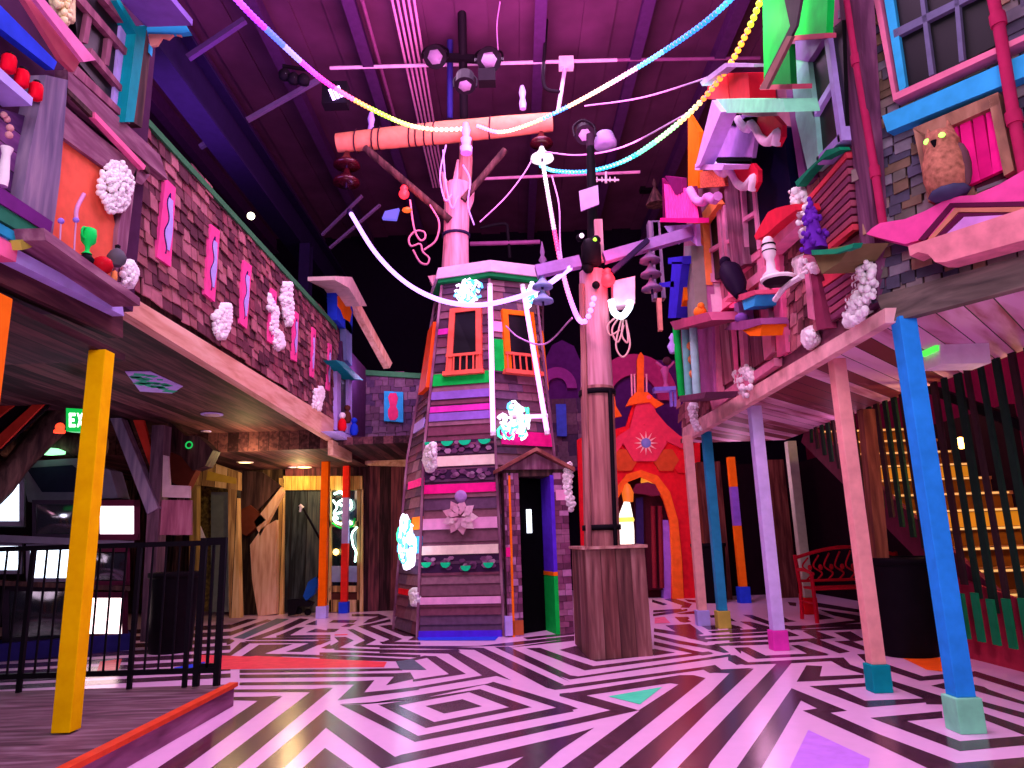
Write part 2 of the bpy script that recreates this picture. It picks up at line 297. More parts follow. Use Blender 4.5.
# black lines seen between the railing bars and on toward the left room
for y0 in range(628,682,7): FLOOR.append((1,'g %d,%f 230,%f 230,%f %d,%f'%(-20,y0+10,y0-3,y0+.2,-20,y0+13.5)))
FLOOR+= [(7,'g 174,668 205,662 205,672 172,672'),(2,'g 100,662 122,659 118,672 96,674')]
zc={1:.0012,6:.0024,2:.003,3:.003,4:.003,5:.003,7:.0036,8:.003}
for i,(mi,s) in enumerate(FLOOR):
    L='g'; pts=[]
    for tk in s.split():
        if tk.isalpha(): L=tk; continue
        x,y=map(float,tk.split(','))
        if L in 'BCDEFGHRSAUVWX':
            ox,oy,k=SCL[L.lower()]; x,y=ox+x/k,oy+y/k
        pts.append((x,y))
    if mi==1:
        n=len(pts); A=sum(pts[k][0]*pts[(k+1)%n][1]-pts[(k+1)%n][0]*pts[k][1] for k in range(n)); sg=1 if A>0 else -1; w=.5 if sum(p[1] for p in pts)/n<700 else .3; out=[]
        for k in range(n):
            a,b_,c=pts[k-1],pts[k],pts[(k+1)%n]; n1=V((b_[1]-a[1],a[0]-b_[0])); n2=V((c[1]-b_[1],b_[0]-c[0]))
            if n1.length<1e-6 or n2.length<1e-6: out.append(b_); continue
            n1.normalize(); n2.normalize(); m_=n1+n2; m_=n1 if m_.length<.3 else m_/max(.35,m_.dot(n1)); out.append((b_[0]+m_.x*w*sg,b_[1]+m_.y*w*sg))
        pts=out
    q=[fl(x,y) for x,y in pts]
    fb.add([(p.x,p.y,zc[mi]+i*1e-6) for p in q],[tuple(range(len(q)))],mi)
S('floor',fb,fm)
CEIL=9.3
deck=mat('ceiling_deck','5a3452',.7,noise=.25,scale=1.2)
cb=MB(); cb.box((-9,-1,CEIL),(8,19,CEIL+.1))
x=-8.7
while x<8: cb.box((x,-1,CEIL-.04),(x+.5,19,CEIL)); x+=1.
S('ceiling',cb,deck)
jm=mat('joist_paint','4a2a58',.6)
for i,x in enumerate((-7.6,-6.2,-4.9,-3.6,-2.2,.6,2.2,3.6,5.2)):
    b=MB(); b.box((x-.09,-1,CEIL-.42),(x+.09,19,CEIL-.38)); b.box((x-.02,-1,CEIL-.4),(x+.02,19,CEIL-.04)); S('trim_%d'%(i+1),b,jm)
bluest=mat('blue_steel','1c1230',.6); 
b=MB(); b.box((-4.3,3,6.9),(-3.95,17.9,6.95)); b.box((-4.15,3,6.95),(-4.1,17.9,7.6)); b.box((-4.3,3,7.6),(-3.95,17.9,7.65)); S('trim_10',b,bluest)
for k,(px,Y) in enumerate(((308,13.0),(333,16.5))):
    c=at(px,200 if k==0 else 290,Y); b=MB()
    b.box((c.x-.1,Y-.12,2.9),(c.x+.1,Y-.1,6.9)); b.box((c.x-.1,Y+.1,2.9),(c.x+.1,Y+.12,6.9)); b.box((c.x-.012,Y-.1,2.9),(c.x+.012,Y+.1,6.9)); S('trim_%d'%(11+k),b,bluest)
dk=mat('black_hall_wall','140c1c',.9)
b=MB(); b.box((-9,18,0),(8,18.2,CEIL)); S('wall_back',b,dk)
b=MB(); b.box((-9.2,-1.5,0),(-9,18,CEIL)); S('wall_left',b,dk)
b=MB(); b.box((7.3,-1.5,0),(7.5,18,CEIL)); S('wall_right',b,mat('crimson_wall','701038',.8))
b=MB(); b.box((-9,15.2,0),(-5.2,15.35,2.9)); S('wall_far_left',b,barn)
# ================= LEFT BALCONY (plane L, facing +x) AND THE NEAR LEFT FRONT (plane M)
Lp=PL((-2.9,0,0),(0,1,0),(1,0,0)); M=PL((-2.68,0,0),(0,1,0),(1,0,0)); K=PL((-2.6,0,0),(0,1,0),(1,0,0))
BK=PL((0,13.8,0),(1,0,0),(0,-1,0))
bal=T('balcony','long left balcony clad in dark pink shingles above the television corner','balcony',(-2.95,8.3,2.93))
y0=M.px(125,300,0).y
lo0,lo1=Lp.px(128,293,0),Lp.px(333,432,0); hi0,hi1=Lp.px(135,103,0),Lp.px(336,327,0)
b=MB(); b.loft([(-2.93,lo0.y,lo0.z),(-3.05,lo0.y,lo0.z),(-3.05,hi0.y,hi0.z),(-2.93,hi0.y,hi0.z)],[(-2.93,lo1.y,lo1.z),(-3.05,lo1.y,lo1.z),(-3.05,hi1.y,hi1.z),(-2.93,hi1.y,hi1.z)]); O('wall_core',b,dwood,bal)
shp=[(128,293),(333,432),(336,327),(135,103)]
O('shingles',shingles(Lp,[(118,280),(334,421),(337,330),(130,108)],.15,.105),shpink,bal)
O('fascia_board',panel(Lp,[(120,289),(334,420),(333,441),(118,308)],.06,-.04),pine,bal)
O('top_cap',panel(Lp,[(133,101),(337,325),(337,330),(133,108)],.05,-.16),mat('cap_green','3c7a50',.6),bal)
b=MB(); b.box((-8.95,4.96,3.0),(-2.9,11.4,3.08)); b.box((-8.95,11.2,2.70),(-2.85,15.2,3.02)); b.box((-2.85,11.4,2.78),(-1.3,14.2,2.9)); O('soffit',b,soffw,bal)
# near left front: its own shop front with panel, shelf and beams
nf=T('wooden_shop_front','near left upstairs front with orange panel, grey post and barred window','shop front',(-2.9,3.6,2.55))
b=MB(); b.box((-3.2,1.6,2.9),(-2.72,4.95,5.6)); b.box((-8,1.6,2.9),(-3.2,4.95,3.0)); O('wall_core',b,mat('plum_core','4a2848',.7),nf)
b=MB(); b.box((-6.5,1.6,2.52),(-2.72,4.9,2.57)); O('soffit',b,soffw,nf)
O('wall_boards',panel(M,[(-60,90),(55,125),(60,245),(-60,170)],.0,-.1),wood('violet_boards',['4a2a5c','6a3c78','8a5290'],(10,1.4,10),plank=(2,.12)),nf)
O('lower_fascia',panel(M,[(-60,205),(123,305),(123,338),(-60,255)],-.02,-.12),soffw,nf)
O('lavender_lit_beam',panel(M,[(-10,222),(17,249),(123,307),(124,316),(15,262),(-10,240)],.06,-.02),lavp,nf)  # lavender colour stands in for light falling on a wood board
O('corner_post',panel(M,[(46,75),(68,80),(60,180),(52,240),(20,215),(30,150)],.07,-.08),wood('grey_post',['5a5070','7a6c88','9a889c'],(10,10,1)),nf)
O('orange_panel',panel(M,[(64,132),(104,166),(118,240),(115,290),(49,245),(55,190)],.02,-.02),coral,nf)
O('panel_frame',panel(M,[(64,105),(98,135),(150,175),(142,185),(108,170),(60,135)],.05,-.02),wood('mauve_board',['5c3448','80506a','a47c8c'],(9,1.4,9)),nf)
O('side_frame',panel(M,[(128,186),(137,168),(127,250),(121,282),(115,278),(118,230)],.05,-.02),wood('mauve_upright',['5c3448','80506a','a47c8c'],(9,9,1.4)),nf)
O('rail_moulding',panel(M,[(68,70),(160,155),(168,180),(68,96)],.06,-.02),wood('mauve_board',[]),nf)
O('rail_groove',panel(M,[(68,88),(150,168),(150,174),(68,93)],.075,.05),dwood,nf)
O('thin_strip',panel(M,[(95,112),(146,166),(144,170),(95,118)],.09,.05),pink,nf)
O('sill_shelf',panel(M,[(44,228),(140,298),(140,306),(46,240)],.24,.0),wood('mauve_board',[]),nf)
O('purple_ledge',panel(M,[(-40,160),(53,222),(50,234),(-40,178)],.1,-.02),purplew,nf)
O('green_ledge',panel(M,[(-40,180),(48,233),(40,242),(-40,198)],.09,-.02),mat('deep_green','2a7a5a',.6),nf)
O('teal_ledge',panel(M,[(-40,200),(30,240),(26,247),(-40,212)],.08,-.02),mat('aqua_paint','2a9ab8',.6),nf)
O('pink_ledge',panel(M,[(-40,214),(18,247),(16,262),(-40,236)],.07,-.02),pink,nf)
O('leaf_bracket',panel(M,[(20,240),(42,236),(44,241),(30,248),(22,250)],.12,-.02),olive,nf)
O('blue_sill',panel(M,[(-30,-25),(0,5),(57,62),(54,70),(-30,5)],.05,.0),cobalt,nf)
O('bulb_shelf',panel(M,[(-30,40),(33,98),(32,106),(-30,54)],.14,-.02),lavp,nf)
O('pink_awning',panel(M,[(30,-8),(40,-6),(96,60),(84,62)],.26,.235),mat('awning_pink','e080b4',.6),nf)
O('awning_board',panel(M,[(16,-14),(36,-6),(80,62),(74,72),(62,60)],.2,.17),mat('rose_brown','b8586c',.6),nf)
# barred window
w=T('window_1','dark barred window with teal corner trim, upper left','window',M.px(130,115,0),kind='structure')
O('pane',panel(M,[(70,-30),(118,-10),(130,28),(126,120),(80,64)],.01,-.01),glassd,w)
wf=wood('plum_frame',['6a3a50','8a5068','a86c80'],(8,8,2))
O('frame',panel(M,[(78,66),(128,116),(130,124),(74,74)],.06,-.02),wf,w)
for q in ([(76,-12),(130,52),(129,58),(74,-4)],[(92,48),(124,88),(124,94),(90,54)]): O('muntin',panel(M,q,.05,0),wf,w)
for q in ([(88,12),(93,14),(88,44),(83,42)],[(108,38),(113,40),(109,66),(105,64)]): O('muntin',panel(M,q,.04,0),wf,w)
O('curtain_edge',panel(M,[(121,24),(130,30),(122,112),(113,104)],.03,0),lilac,w)
O('teal_trim',panel(M,[(120,0),(136,26),(147,26),(134,122),(125,122),(136,34),(116,0)],.1,-.02),teal,w)
O('top_trim',panel(M,[(104,0),(128,28),(134,28),(116,0)],.06,-.02),wf,w)
O('timber_edge',panel(M,[(147,30),(150,56),(142,128),(133,122)],.04,-.05),dwood,w)
aw=T('awning_bracket','teal edged lilac awning with orange scalloped underside, upper left','awning',M.px(150,30,.1))
b=MB(); A=M.px(120,0,.08); B_=M.px(146,27,.08); ox=V((.34,0,.0))
b.prism([A,B_,B_+ox,A+ox],(0,0,.05)); O('canopy',b,mat('awning_lilac','8a6ac8',.6),aw)
P2=PL((0,M.px(147,30,0).y,0),(1,0,0),(0,-1,0))
O('edge_board',panel(P2,[(136,26),(184,22),(190,32),(182,33),(148,32),(136,34)],.04,0),skyb,aw)
O('scallop',panel(P2,[(148,32),(182,30),(181,36),(174,34),(168,39),(162,37),(157,45),(150,46)],.02,0),salmon,aw)
O('brace',panel(P2,[(144,38),(151,46),(150,54),(146,50)],.03,0),skyb,aw)
# popcorn disc and things on the near shelf
b=MB(); c0=M.px(115,187,.06)
for i in range(330):
    a=random.uniform(0,6.28); r=math.sqrt(random.random()); p=M.px(115+17*r*math.cos(a)+r*math.sin(a)*-1.5,187+26*r*math.sin(a),.06); b.ball(p+V((random.uniform(0,.05)*(1.2-r),0,0)),.018*random.uniform(.7,1.2),n=6)
O('popcorn_disc',b,foamm,None,'big round white popcorn textured disc over the orange panel','wall decoration')
def bulb(x,y):
    c=M.px(x,y,.07); b=MB(); b.lathe(c-V((0,0,.06)),[(.022,0),(.036,.01),(.036,.085),(.03,.095),(.015,.1)],8); t=T('red_lantern','',  'lantern',c-V((0,0,.06)),'red lanterns on the lavender shelf'); t.name='red_lantern'; O('shade',b,mat('red_glaze','f01030',.35),t)
    b=MB(); b.lathe(c+V((0,0,.04)),[(.018,0),(.018,.015),(.006,.02)],10); O('cap',b,blackp,t); return t
for (x,y),lb in zip(((9,62),(22,77),(36,90)),('small red lantern on lavender ledge, leftmost of three','small red lantern, middle of three under blue sill','small red lantern nearest the grey corner post')): bulb(x,y)['label']=lb
def lathing(name,label,cat,P,x,y,off,prof,m,parts=(),group=None,n=16):
    c=P.px(x,y,off); t=T(name,label,cat,c,group); b=MB(); b.lathe(c,prof,n); O('body',b,m,t)
    for pn,pr,pm in parts: b=MB(); b.lathe(c,pr,n); O(pn,b,pm,t)
    return t
lathing('green_goblet','bright green two-handled goblet on black foot before orange panel','goblet',M,86,262,.14,[(.03,.05),(.012,.07),(.015,.1),(.038,.13),(.045,.17),(.04,.21),(.03,.215)],mat('neon_green','18f060',.4),[('foot',[(.04,0),(.045,.02),(.02,.05)],blackp)])
gt=bpy.data.objects['green_goblet']; c=M.px(86,262,.14)
for s_ in (-1,1): O('handle',MB().tube([c+V((0,s_*(.04+.03*math.sin(t)),.17+.035*math.cos(t))) for t in [math.pi*j/8 for j in range(9)]],.007,6),mat('neon_green','18f060'),gt)
lathing('red_pot','round glossy red pot on the shelf','pot',M,102,273,.14,[(.03,0),(.052,.02),(.06,.05),(.05,.085),(.03,.1)],mat('red_gloss','c01828',.25))
lathing('grey_teapot','grey pot standing behind round red pot','pot',M,116,266,.12,[(.03,0),(.055,.03),(.06,.06),(.04,.1),(.015,.12)],mat('grey_glaze','5a5a62',.4),[('knob',[(.015,.12),(.018,.14),(.004,.15)],blackp)])
O('salt_shaker',MB().lathe(M.px(114,281,.18),[(.015,0),(.02,.02),(.015,.06),(.004,.07)],10),mat('amber','e08850',.4),None,'tiny orange and white figure beside red pot','figurine')
O('foam_lump',foam(M,[(122,268),(130,263),(135,272),(131,285),(122,282)],.03,.12,26),foamm,None,'white foam lump at right end of near shelf','foam lump')
for x,y0_,y1,lb in ((74,252,226,'tall thin glass flower with violet head, right of two'),(60,240,227,'short thin glass flower with violet head, left of two')):
    c=M.px(x,y0_,.12); d=M.px(x+2 if x>70 else x+1,y1-6,.12); t=T('glass_flower',lb,'flower',c,'glass flowers on the near shelf'); O('stem',MB().tube([c,d],.005,6),mat('clear_stem','d8a0c8',.3),t); O('head',MB().ball(d,.018,n=10),mat('violet_glass','9a80e8',.25),t)
    if x>70: e=M.px(84,194,.12); O('petal',MB().tube(catm([d,M.px(77,208,.12),e]),[.012]*17,6),mat('pale_petal','e0a0d0',.5),t)
O('white_vase',MB().lathe(M.px(2,186,.05),[(.025,0),(.028,.05),(.022,.14),(.02,.18),(.03,.22)],14),white,None,'white vase at the left edge above purple ledge','vase')
O('popcorn_strip',foam(M,[(52,-6),(70,-6),(69,18),(62,22)],.03,.1,40),mat('cream_foam','f4e8b0',.8,bump=.6,scale=30),None,'cream popcorn textured strip beside barred window','wall decoration')
O('shell_cluster',MB().ball(M.px(4,115,.04),.018,n=8).ball(M.px(7,119,.04),.018,n=8).ball(M.px(10,128,.04),.02,n=8).ball(M.px(9,135,.04),.02,n=8),mat('shell_pink','d8a0a0',.5),None,'cluster of pale shells on violet boards','shells')
# pink cut-out panels along the balcony
pp=[((157,194),1),((211,262),0),((247,290),2)]
PAN=[[(166,178),(176,188),(171,267),(157,257)],[(211,224),(220,231),(215,302),(205,294)],[(244,260),(252,266),(247,329),(240,323)],[(272,288),(277,292),(274,345),(268,341)],[(295,311),(299,314),(297,362),(292,359)],[(313,327),(316,330),(314,378),(311,376)],[(329,343),(332,345),(330,391),(327,389)]]
NTH=['nearest and largest pink panel with lavender cut-out, beside popcorn disc','second pink cut-out panel along balcony from the popcorn disc','third pink cut-out panel, above the middle of balcony','fourth pink cut-out panel, left of tall white foam','fifth pink cut-out panel, just right of tall white foam','sixth pink cut-out panel, narrow, near far balcony corner','last pink cut-out panel at far corner of left balcony']
for q,lb in zip(PAN,NTH):
    t=T('cutout_panel',lb,'panel',Lp.px(*q[3],0),'pink cut-out panels on the left balcony')
    O('board',panel(Lp,q,.055,.02),hotpinkp:=mat('board_pink','f0509a',.6),t)
    (ax,ay),(bx,by),(cx,cy),(dx,dy)=q
    L=lambda s,v:(ax+(bx-ax)*s+((dx+(cx-dx)*s)-(ax+(bx-ax)*s))*v, ay+(by-ay)*s+((dy+(cy-dy)*s)-(ay+(by-ay)*s))*v)
    vs=[.12+.76*i/24 for i in range(25)]; wv=lambda v:.55-.13*math.sin((v-.12)/.76*math.pi*4-.6)
    O('slot',panel(Lp,[L(wv(v)-.08,v) for v in vs]+[L(.62,v) for v in vs[::-1]],.06,.045),mat('slot_dark','2a1a5a',.8),t)
    O('vase_shape',panel(Lp,[L(wv(v),v) for v in vs[2:-2]]+[L(.9-.06*math.sin(v*9),v) for v in vs[2:-2][::-1]],.064,.045),lavp,t)
for q,lb,n in (([(213,316),(222,306),(228,308),(227,325),(222,337),(214,335)],'white foam blob under the first pink panels',30),([(281,285),(289,283),(291,310),(290,325),(284,322),(280,300)],'tall white foam blob between fourth and fifth pink panels',34),([(272,330),(280,335),(282,345),(276,348),(271,341)],'white foam blob at foot of fourth pink panel',16),([(313,391),(321,388),(322,395),(318,410),(312,408)],'white foam blob at lower far end of balcony',16),([(267,295),(276,312),(274,332),(268,326)],'white foam streak left of the fourth pink panel',14)):
    O('foam_blob',foam(Lp,q,.045,.1,n),foamm,None,lb,'foam decoration','white foam on the left balcony')
# far corner bay: window, teal sill, little shelf with figures
bay=T('corner_bay','narrow corner bay with window, teal sill and painted gable at far left','bay',(-2.9,12.4,2.9))
b=MB(); b.box((-3.0,11.75,2.95),(-2.86,13.8,4.6)); O('wall_core',b,mat('plum_wall','4a2a50',.7),bay)
Q=PL((-2.86,0,0),(0,1,0),(1,0,0))
O('window_pane',panel(Q,[(340,372),(350,382),(350,432),(340,425)],.01,-.01),glassd,bay)
for q in ([(337,362),(341,366),(341,432),(337,430)],[(348,374),(352,377),(352,436),(348,433)],[(338,365),(352,378),(352,382),(338,370)]): O('window_frame',panel(Q,q,.05,-.02),lilac,bay)
O('teal_sill',panel(Q,[(336,360),(354,379),(363,380),(344,362)],.2,.0),teal,bay)
O('shelf',panel(Q,[(333,431),(352,443),(362,443),(342,431)],.2,0),lavp,bay)
O('fascia_board',panel(Q,[(333,440),(352,450),(352,462),(333,455)],.06,-.02),pine,bay)
gb=T('painted_gable','little gable painted orange and blue with white cap, behind far balcony corner','gable',at(345,335,12.6))
G=PL((-2.85,0,0),(0,1,0),(1,0,0))
O('gable_board',panel(G,[(336,285),(346,286),(353,310),(352,335),(337,320)],.05,-.1),cobalt,gb)
O('flower_paint',panel(G,[(338,296),(343,297),(345,305),(348,300),(352,312),(350,322),(344,318),(341,310),(338,306)],.06,.04),orange,gb)
O('gable_post',panel(G,[(345,318),(352,326),(352,366),(347,360)],.05,-.05),mat('slate_blue','6878a0',.6),gb)
O('gable_cap',panel(G,[(335,276),(352,277),(367,306),(360,306),(349,288),(335,280)],.3,-.1),mat('cap_cream','d8c0b8',.6),gb)
b=MB(); b.bar(at(352,300,12.7),at(388,366,13.9),.14,.16); O('diagonal_brace',b,pinev,None,'diagonal timber brace behind painted gable and corner shingles','timber')
# back shingled parapet
rp=T('shingled_parapet','back shingled parapet wall between corner bay and tower','wall',at(385,462,13.85))
O('wall_core',panel(BK,[(350,369),(432,376),(432,462),(350,460)],-.02,-.15),dwood,rp)
O('shingles',shingles(BK,[(350,372),(432,379),(432,458),(350,452)],.16,.13),isl('mauve_shingle_tones',['6a4a68','7c5674','584062','94708a','6c4c62','806078']),rp)
O('fascia_board',panel(BK,[(350,452),(432,454),(432,467),(350,464)],.08,-.1),pine,rp)
O('top_cap',panel(BK,[(350,369),(432,374),(432,379),(350,374)],.08,-.2),mat('cap_green','3c7a50'),rp)
t=T('cutout_panel','blue panel with pink cut-out shape on back shingled wall','panel',BK.px(393,420,0)); O('board',panel(BK,[(384,391),(403,392),(403,422),(384,421)],.1,.02),skyb,t)
O('shape',panel(BK,[(390,393),(396,393),(398,398),(397,403),(396,406),(398,411),(398,417),(395,420),(390,420),(388,416),(388,410),(390,406),(389,401),(388,397)],.115,.09),mat('shape_pink','f0407a',.6),t)
for x,y,lb,m in ((342,424,'small red and white figure on far corner shelf','r'),(354,428,'small dark blue figure on far corner shelf','b'),(347,416,'small brown figure at back of far corner shelf','n')):
    c=Q.px(x,y+7,.12); t=T('figurine',lb,'figurine',c,'figures on the corner shelf'); mm={'r':redp,'b':cobalt,'n':brownp}[m]
    O('body',MB().lathe(c,[(.05,0),(.075,.06),(.06,.16),(.03,.2)],10),mm,t); O('head',MB().ball(c+V((0,0,.25)),.055,n=8),white if m=='r' else mm,t)
# ================= POSTS
def post(name,label,base,topz,w,m,bm=None,bh=.2,bw=None,extra=(),loc=None):
    p=loc if loc is not None else fl(*base); t=T('porch_post',label,'post',p,'painted porch posts')
    segs=[]
    z=p.z
    if bm: bw=bw or w*1.3; O('base_block',MB().box((p.x-bw/2,p.y-bw/2,z),(p.x+bw/2,p.y+bw/2,z+bh)),bm,t,bevel=.006); z+=bh
    lst=[(z,topz,m)] if not extra else [(a,b_,c) for a,b_,c in extra]
    for i,(a,b_,c) in enumerate(lst): O('shaft' if i==0 else 'shaft_band',MB().box((p.x-w/2,p.y-w/2,a),(p.x+w/2,p.y+w/2,b_)),c,t,bevel=.005)
    return t
p=fl(63,727,.17); post('','thick yellow post standing on the wooden platform',None,2.52,.115,yellow,loc=V((-2.735,4.64,.17)))
p=V((-3.6,4.0,.17)); post('','yellow-orange post at left edge of the picture',None,2.52,.1,orange,loc=fl(-3,296,2.52)*1+V((0,0,-2.35)))
a=fl(322,618); post('','orange post with lavender foot at far left balcony corner',None,2.78,.13,mat('post_orange','ff6a08',.5),lavp,.2,.18,loc=V((a.x,a.y,0)))
a=fl(344,613); post('','red post with lavender middle and blue foot before glass door',None,2.78,.12,redp,cobalt,.2,.17,extra=[(.2,1.25,mat('post_red','f03028',.5)),(1.25,2.1,lilac),(2.1,2.78,mat('post_red','f03028'))],loc=V((a.x,a.y,0)))
RZ=2.6
post('','nearest big sky blue post with mint foot',None,RZ,.118,mat('post_blue','2a98f0',.5),mint,.2,.16,loc=V((2.67,4.70,0)))
post('','pale pink post with teal foot, second from the near right corner',None,RZ,.108,mat('post_pink','f4aaa2',.55),teal,.2,.145,loc=V((2.72,5.86,0)))
post('','lavender post with pink foot, third from the near right corner',None,RZ,.125,mat('post_lavender','c8bcf8',.5),magp,.2,.165,loc=V((2.72,8.0,0)))
post('','teal blue post with olive foot, right of bare pink one',None,RZ,.12,tealpost,olive,.22,.17,loc=V((2.68,9.95,0)))
post('','peach post with lavender foot at far end of the right porch',None,RZ,.12,mat('post_peach','f0b0a4',.55),lavp,.2,.17,loc=V((2.50,10.3,0)))
post('','orange and violet striped post with blue foot, deepest under right porch',None,RZ,.13,orange,cobalt,.28,.2,extra=[(.28,1.35,orange),(1.35,2.05,mat('post_violet','8a60d8',.5)),(2.05,2.6,orange)],loc=V((4.02,13.4,0)))
post('','grey-green post with red foot behind the red bench',None,RZ,.14,mat('post_sage','b4c0a8',.55),redp,.24,.2,loc=V((4.35,11.3,0)))
# ================= PLATFORM AND RAILING
pl=T('wooden_platform','low worn wooden platform with red edge at lower left','platform',(-5,4,0))
O('deck',MB().box((-8.9,-1.4,0),(-2.29,6.06,.16)),stagew,pl)
b=MB(); b.box((-2.31,-1.4,.145),(-2.24,6.06,.175)); O('edge_strip',b,mat('edge_red','d8482a',.5),pl)
b=MB(); b.box((-2.29,-1.4,.0),(-2.27,6.06,.145)); O('riser',b,wood('mauve_riser',['6a3a58','8a5478','a87096'],(6,1,6)),pl)
rl=T('metal_railing','black metal railing along the back edge of the platform','railing',(-4.5,5.93,.17))
def rbar(n,a,c): O(n,MB().box(a,c),blackp,rl)
rbar('top_rail',(-8.8,5.91,1.24),(-2.36,5.95,1.28)); rbar('bottom_rail',(-8.8,5.915,.27),(-2.36,5.945,.31))
x=-8.6; k=0
while x<-2.55:
    if k%4==0: rbar('post',(x-.016,5.912,.17),(x+.016,5.945,1.24))
    else: O('baluster',MB().tube([(x,5.93,.3),(x,5.93,1.24)],.009,6),blackp,rl)
    x+=.107; k+=1
for xx in (-2.52,-2.36): rbar('end_post',(xx-.022,5.908,.175),(xx+.022,5.952,1.3))
rbar('end_bar',(-2.52,5.92,1.27),(-2.36,5.95,1.3)); rbar('end_bar',(-2.52,5.92,.3),(-2.36,5.95,.34))
for xx in (-2.44,): rbar('baluster',(xx-.01,5.92,.3),(xx+.01,5.94,1.28))
# ================= TELEVISION CORNER
tvd=mat('tv_casing','2a2230',.5); tvg=mat('tv_casing_grey','6a6478',.5); scd=mat('tv_dark_screen','1a2028',.1,spec=.8,noise=.3,scale=3)
TVP=PL((-5.5,9.3,0),(.86,.51,0),(.51,-.86,0))
def tv(x0,y0,x1,y1,Y,lb,sm,case=tvd,ins=5,d=.4,knobs=True):
    g=(Y-9.1)*.12; c=TVP.px((x0+x1)/2,y1,g); t=T('television',lb,'television',c-TVP.n*.2,'televisions stacked in the left corner')
    R4=lambda a,e,f,h,o0,o1:[panel(TVP,[(a,e),(f,e),(f,h),(a,h)],o0,o1)][0]
    b=R4(x0,y0,x1,y1,g-.03,g-d)
    for q in ((x0,y0,x1,y0+ins),(x0,y1-ins,x1,y1),(x0,y0,x0+ins,y1),(x1-ins,y0,x1,y1)): m2=R4(*q,g+.012,g-.04); b.add(m2.v,m2.f)
    O('casing',b,case,t)
    b=MB(); n=6; vs=[TVP.px(x0+ins+(x1-x0-2*ins)*c_/n,y0+ins+(y1-y0-2*ins)*r/n,g-.028+.025*(1-(c_/n*2-1)**2)*(1-(r/n*2-1)**2)) for r in range(n+1) for c_ in range(n+1)]
    b.add(vs,[(r*(n+1)+c_,r*(n+1)+c_+1,(r+1)*(n+1)+c_+1,(r+1)*(n+1)+c_) for r in range(n) for c_ in range(n)],0,True); O('screen',b,sm,t)
    return t
eW=em('screen_white_glow','dcecff',3.2); eP=em('screen_pink_glow','ffe0f4',3.4); eR=em('screen_rose_glow','ffd8dc',3.4)
tv(-60,478,24,526,8.9,'lit television with cyan-white picture at the left edge, upper row',eW,tvg)
tv(32,500,92,538,9.2,'dark reflecting television left of the yellow post, upper row',scd,tvd,4)
tv(94,500,140,540,9.4,'lit pink-white television right of yellow post, upper row',eP,mat('tv_maroon','4a1830',.5),6)
tv(-50,542,22,574,8.8,'lit bluish television at the left edge, middle row',eW,tvg,4)
tv(26,544,90,582,9.0,'lit white television directly left of the yellow post, middle row',eW,tvg,4)
tv(84,548,130,585,9.3,'dark screened television right of yellow post, middle row',scd,mat('tv_maroon','4a1830'),4)
tv(2,584,86,645,8.7,'big dark screened television left of the yellow post, bottom row',scd,tvd,7)
tv(72,592,128,640,9.2,'lit rose-white television right of yellow post, bottom row',eR,mat('tv_maroon','4a1830'),6)
def board(lb,a,c,m=tvg,name='shelf_board',cat='shelf'): return O(name,MB().box(a,c),m,None,lb,cat)
for lb,q,m in (('grey shelf board between upper and middle televisions',[(-60,532),(134,541),(134,547),(-60,540)],tvg),('dark shelf board between middle and bottom televisions',[(-60,578),(130,586),(130,591),(-60,583)],dwood)): O('shelf_board',panel(TVP,q,.03,-.42),m,None,lb,'shelf')
pq=[TVP.px(x,640,.06) for x in (-60,130)]; pq=[V((p.x,p.y,0)) for p in pq]; b=MB(); b.prism([pq[0],pq[1],pq[1]-TVP.n*.5,pq[0]-TVP.n*.5],(0,0,.2)); O('plinth',b,mat('plinth_blue','302a78',.6),None,'dark blue plinth under the bottom televisions','plinth')
YF=PL((0,9.6,0),(1,0,0),(0,-1,0)); YG=PL((0,8.6,0),(1,0,0),(0,-1,0))
hd=T('slanted_hood','slanted grey cabinet hood with dark mesh above the televisions','hood',at(60,500,9.7))
O('frame',panel(YF,[(18,462),(76,458),(110,470),(118,498),(28,502)],.1,-.2),tvg,hd); O('mesh_front',panel(YF,[(26,468),(72,465),(80,472),(82,492),(42,492)],.12,.05),mat('mesh_blue','1e1e34',.6),hd)
for x,y,w,m,lb in ((50,455,13,em('green_glow','9affb0',2.),'green oval lamp above the grey cabinet hood'),(10,546,9,em('ice_glow','d8f4ff',2.5),'pale oval lamp at the left edge between television rows'),(3,470,8,em('rose_glow','ffc0a0',2.5),'pink-orange lamp at left edge above televisions')):
    c=at(x,y,9.4); r=w*9.6/720; O('oval_lamp',MB().lathe(c,[(r*.3,0),(r,.02),(r,.05),(r*.6,.08)],18),m,None,lb,'lamp')
st=T('striped_ceiling_panel','slanted panel of red and black diagonal stripes, left','panel',at(20,440,8.6))
O('backing',panel(YG,[(-40,375),(62,395),(50,405),(-10,460),(-40,480)],-.03,-.06),mat('stripe_black','1a1018',.7),st)
sr=mat('stripe_red','c8382c',.6)
for q in ([(-40,412),(18,386),(30,392),(-40,448)],[(-40,470),(42,396),(50,398),(0,448)],[(-40,384),(-10,376),(4,382),(-40,400)]): O('red_stripe',panel(YG,q,0,-.03),sr,st)
def log(lb,p,q,r,m=dwood): return O('log_beam',MB().tube([V(p)+(V(q)-V(p))*i/5 for i in range(6)],[r*(1+.12*math.sin(i*2.1)) for i in range(6)],10),m,None,lb,'log')
log('thick diagonal log rising behind the yellow post, left',at(-20,505,8.5),at(68,408,9.2),.16)
log('curved log beam across the television corner',at(5,444,9.6),at(104,446,9.75),.17)
O('upright_post',panel(YF,[(152,425),(164,425),(152,642),(140,642)],.0,-.22),wood('old_timber',['3a2838','5c4254','7a5c6c'],(9,9,1)),None,'square timber post beside the pink television','post')
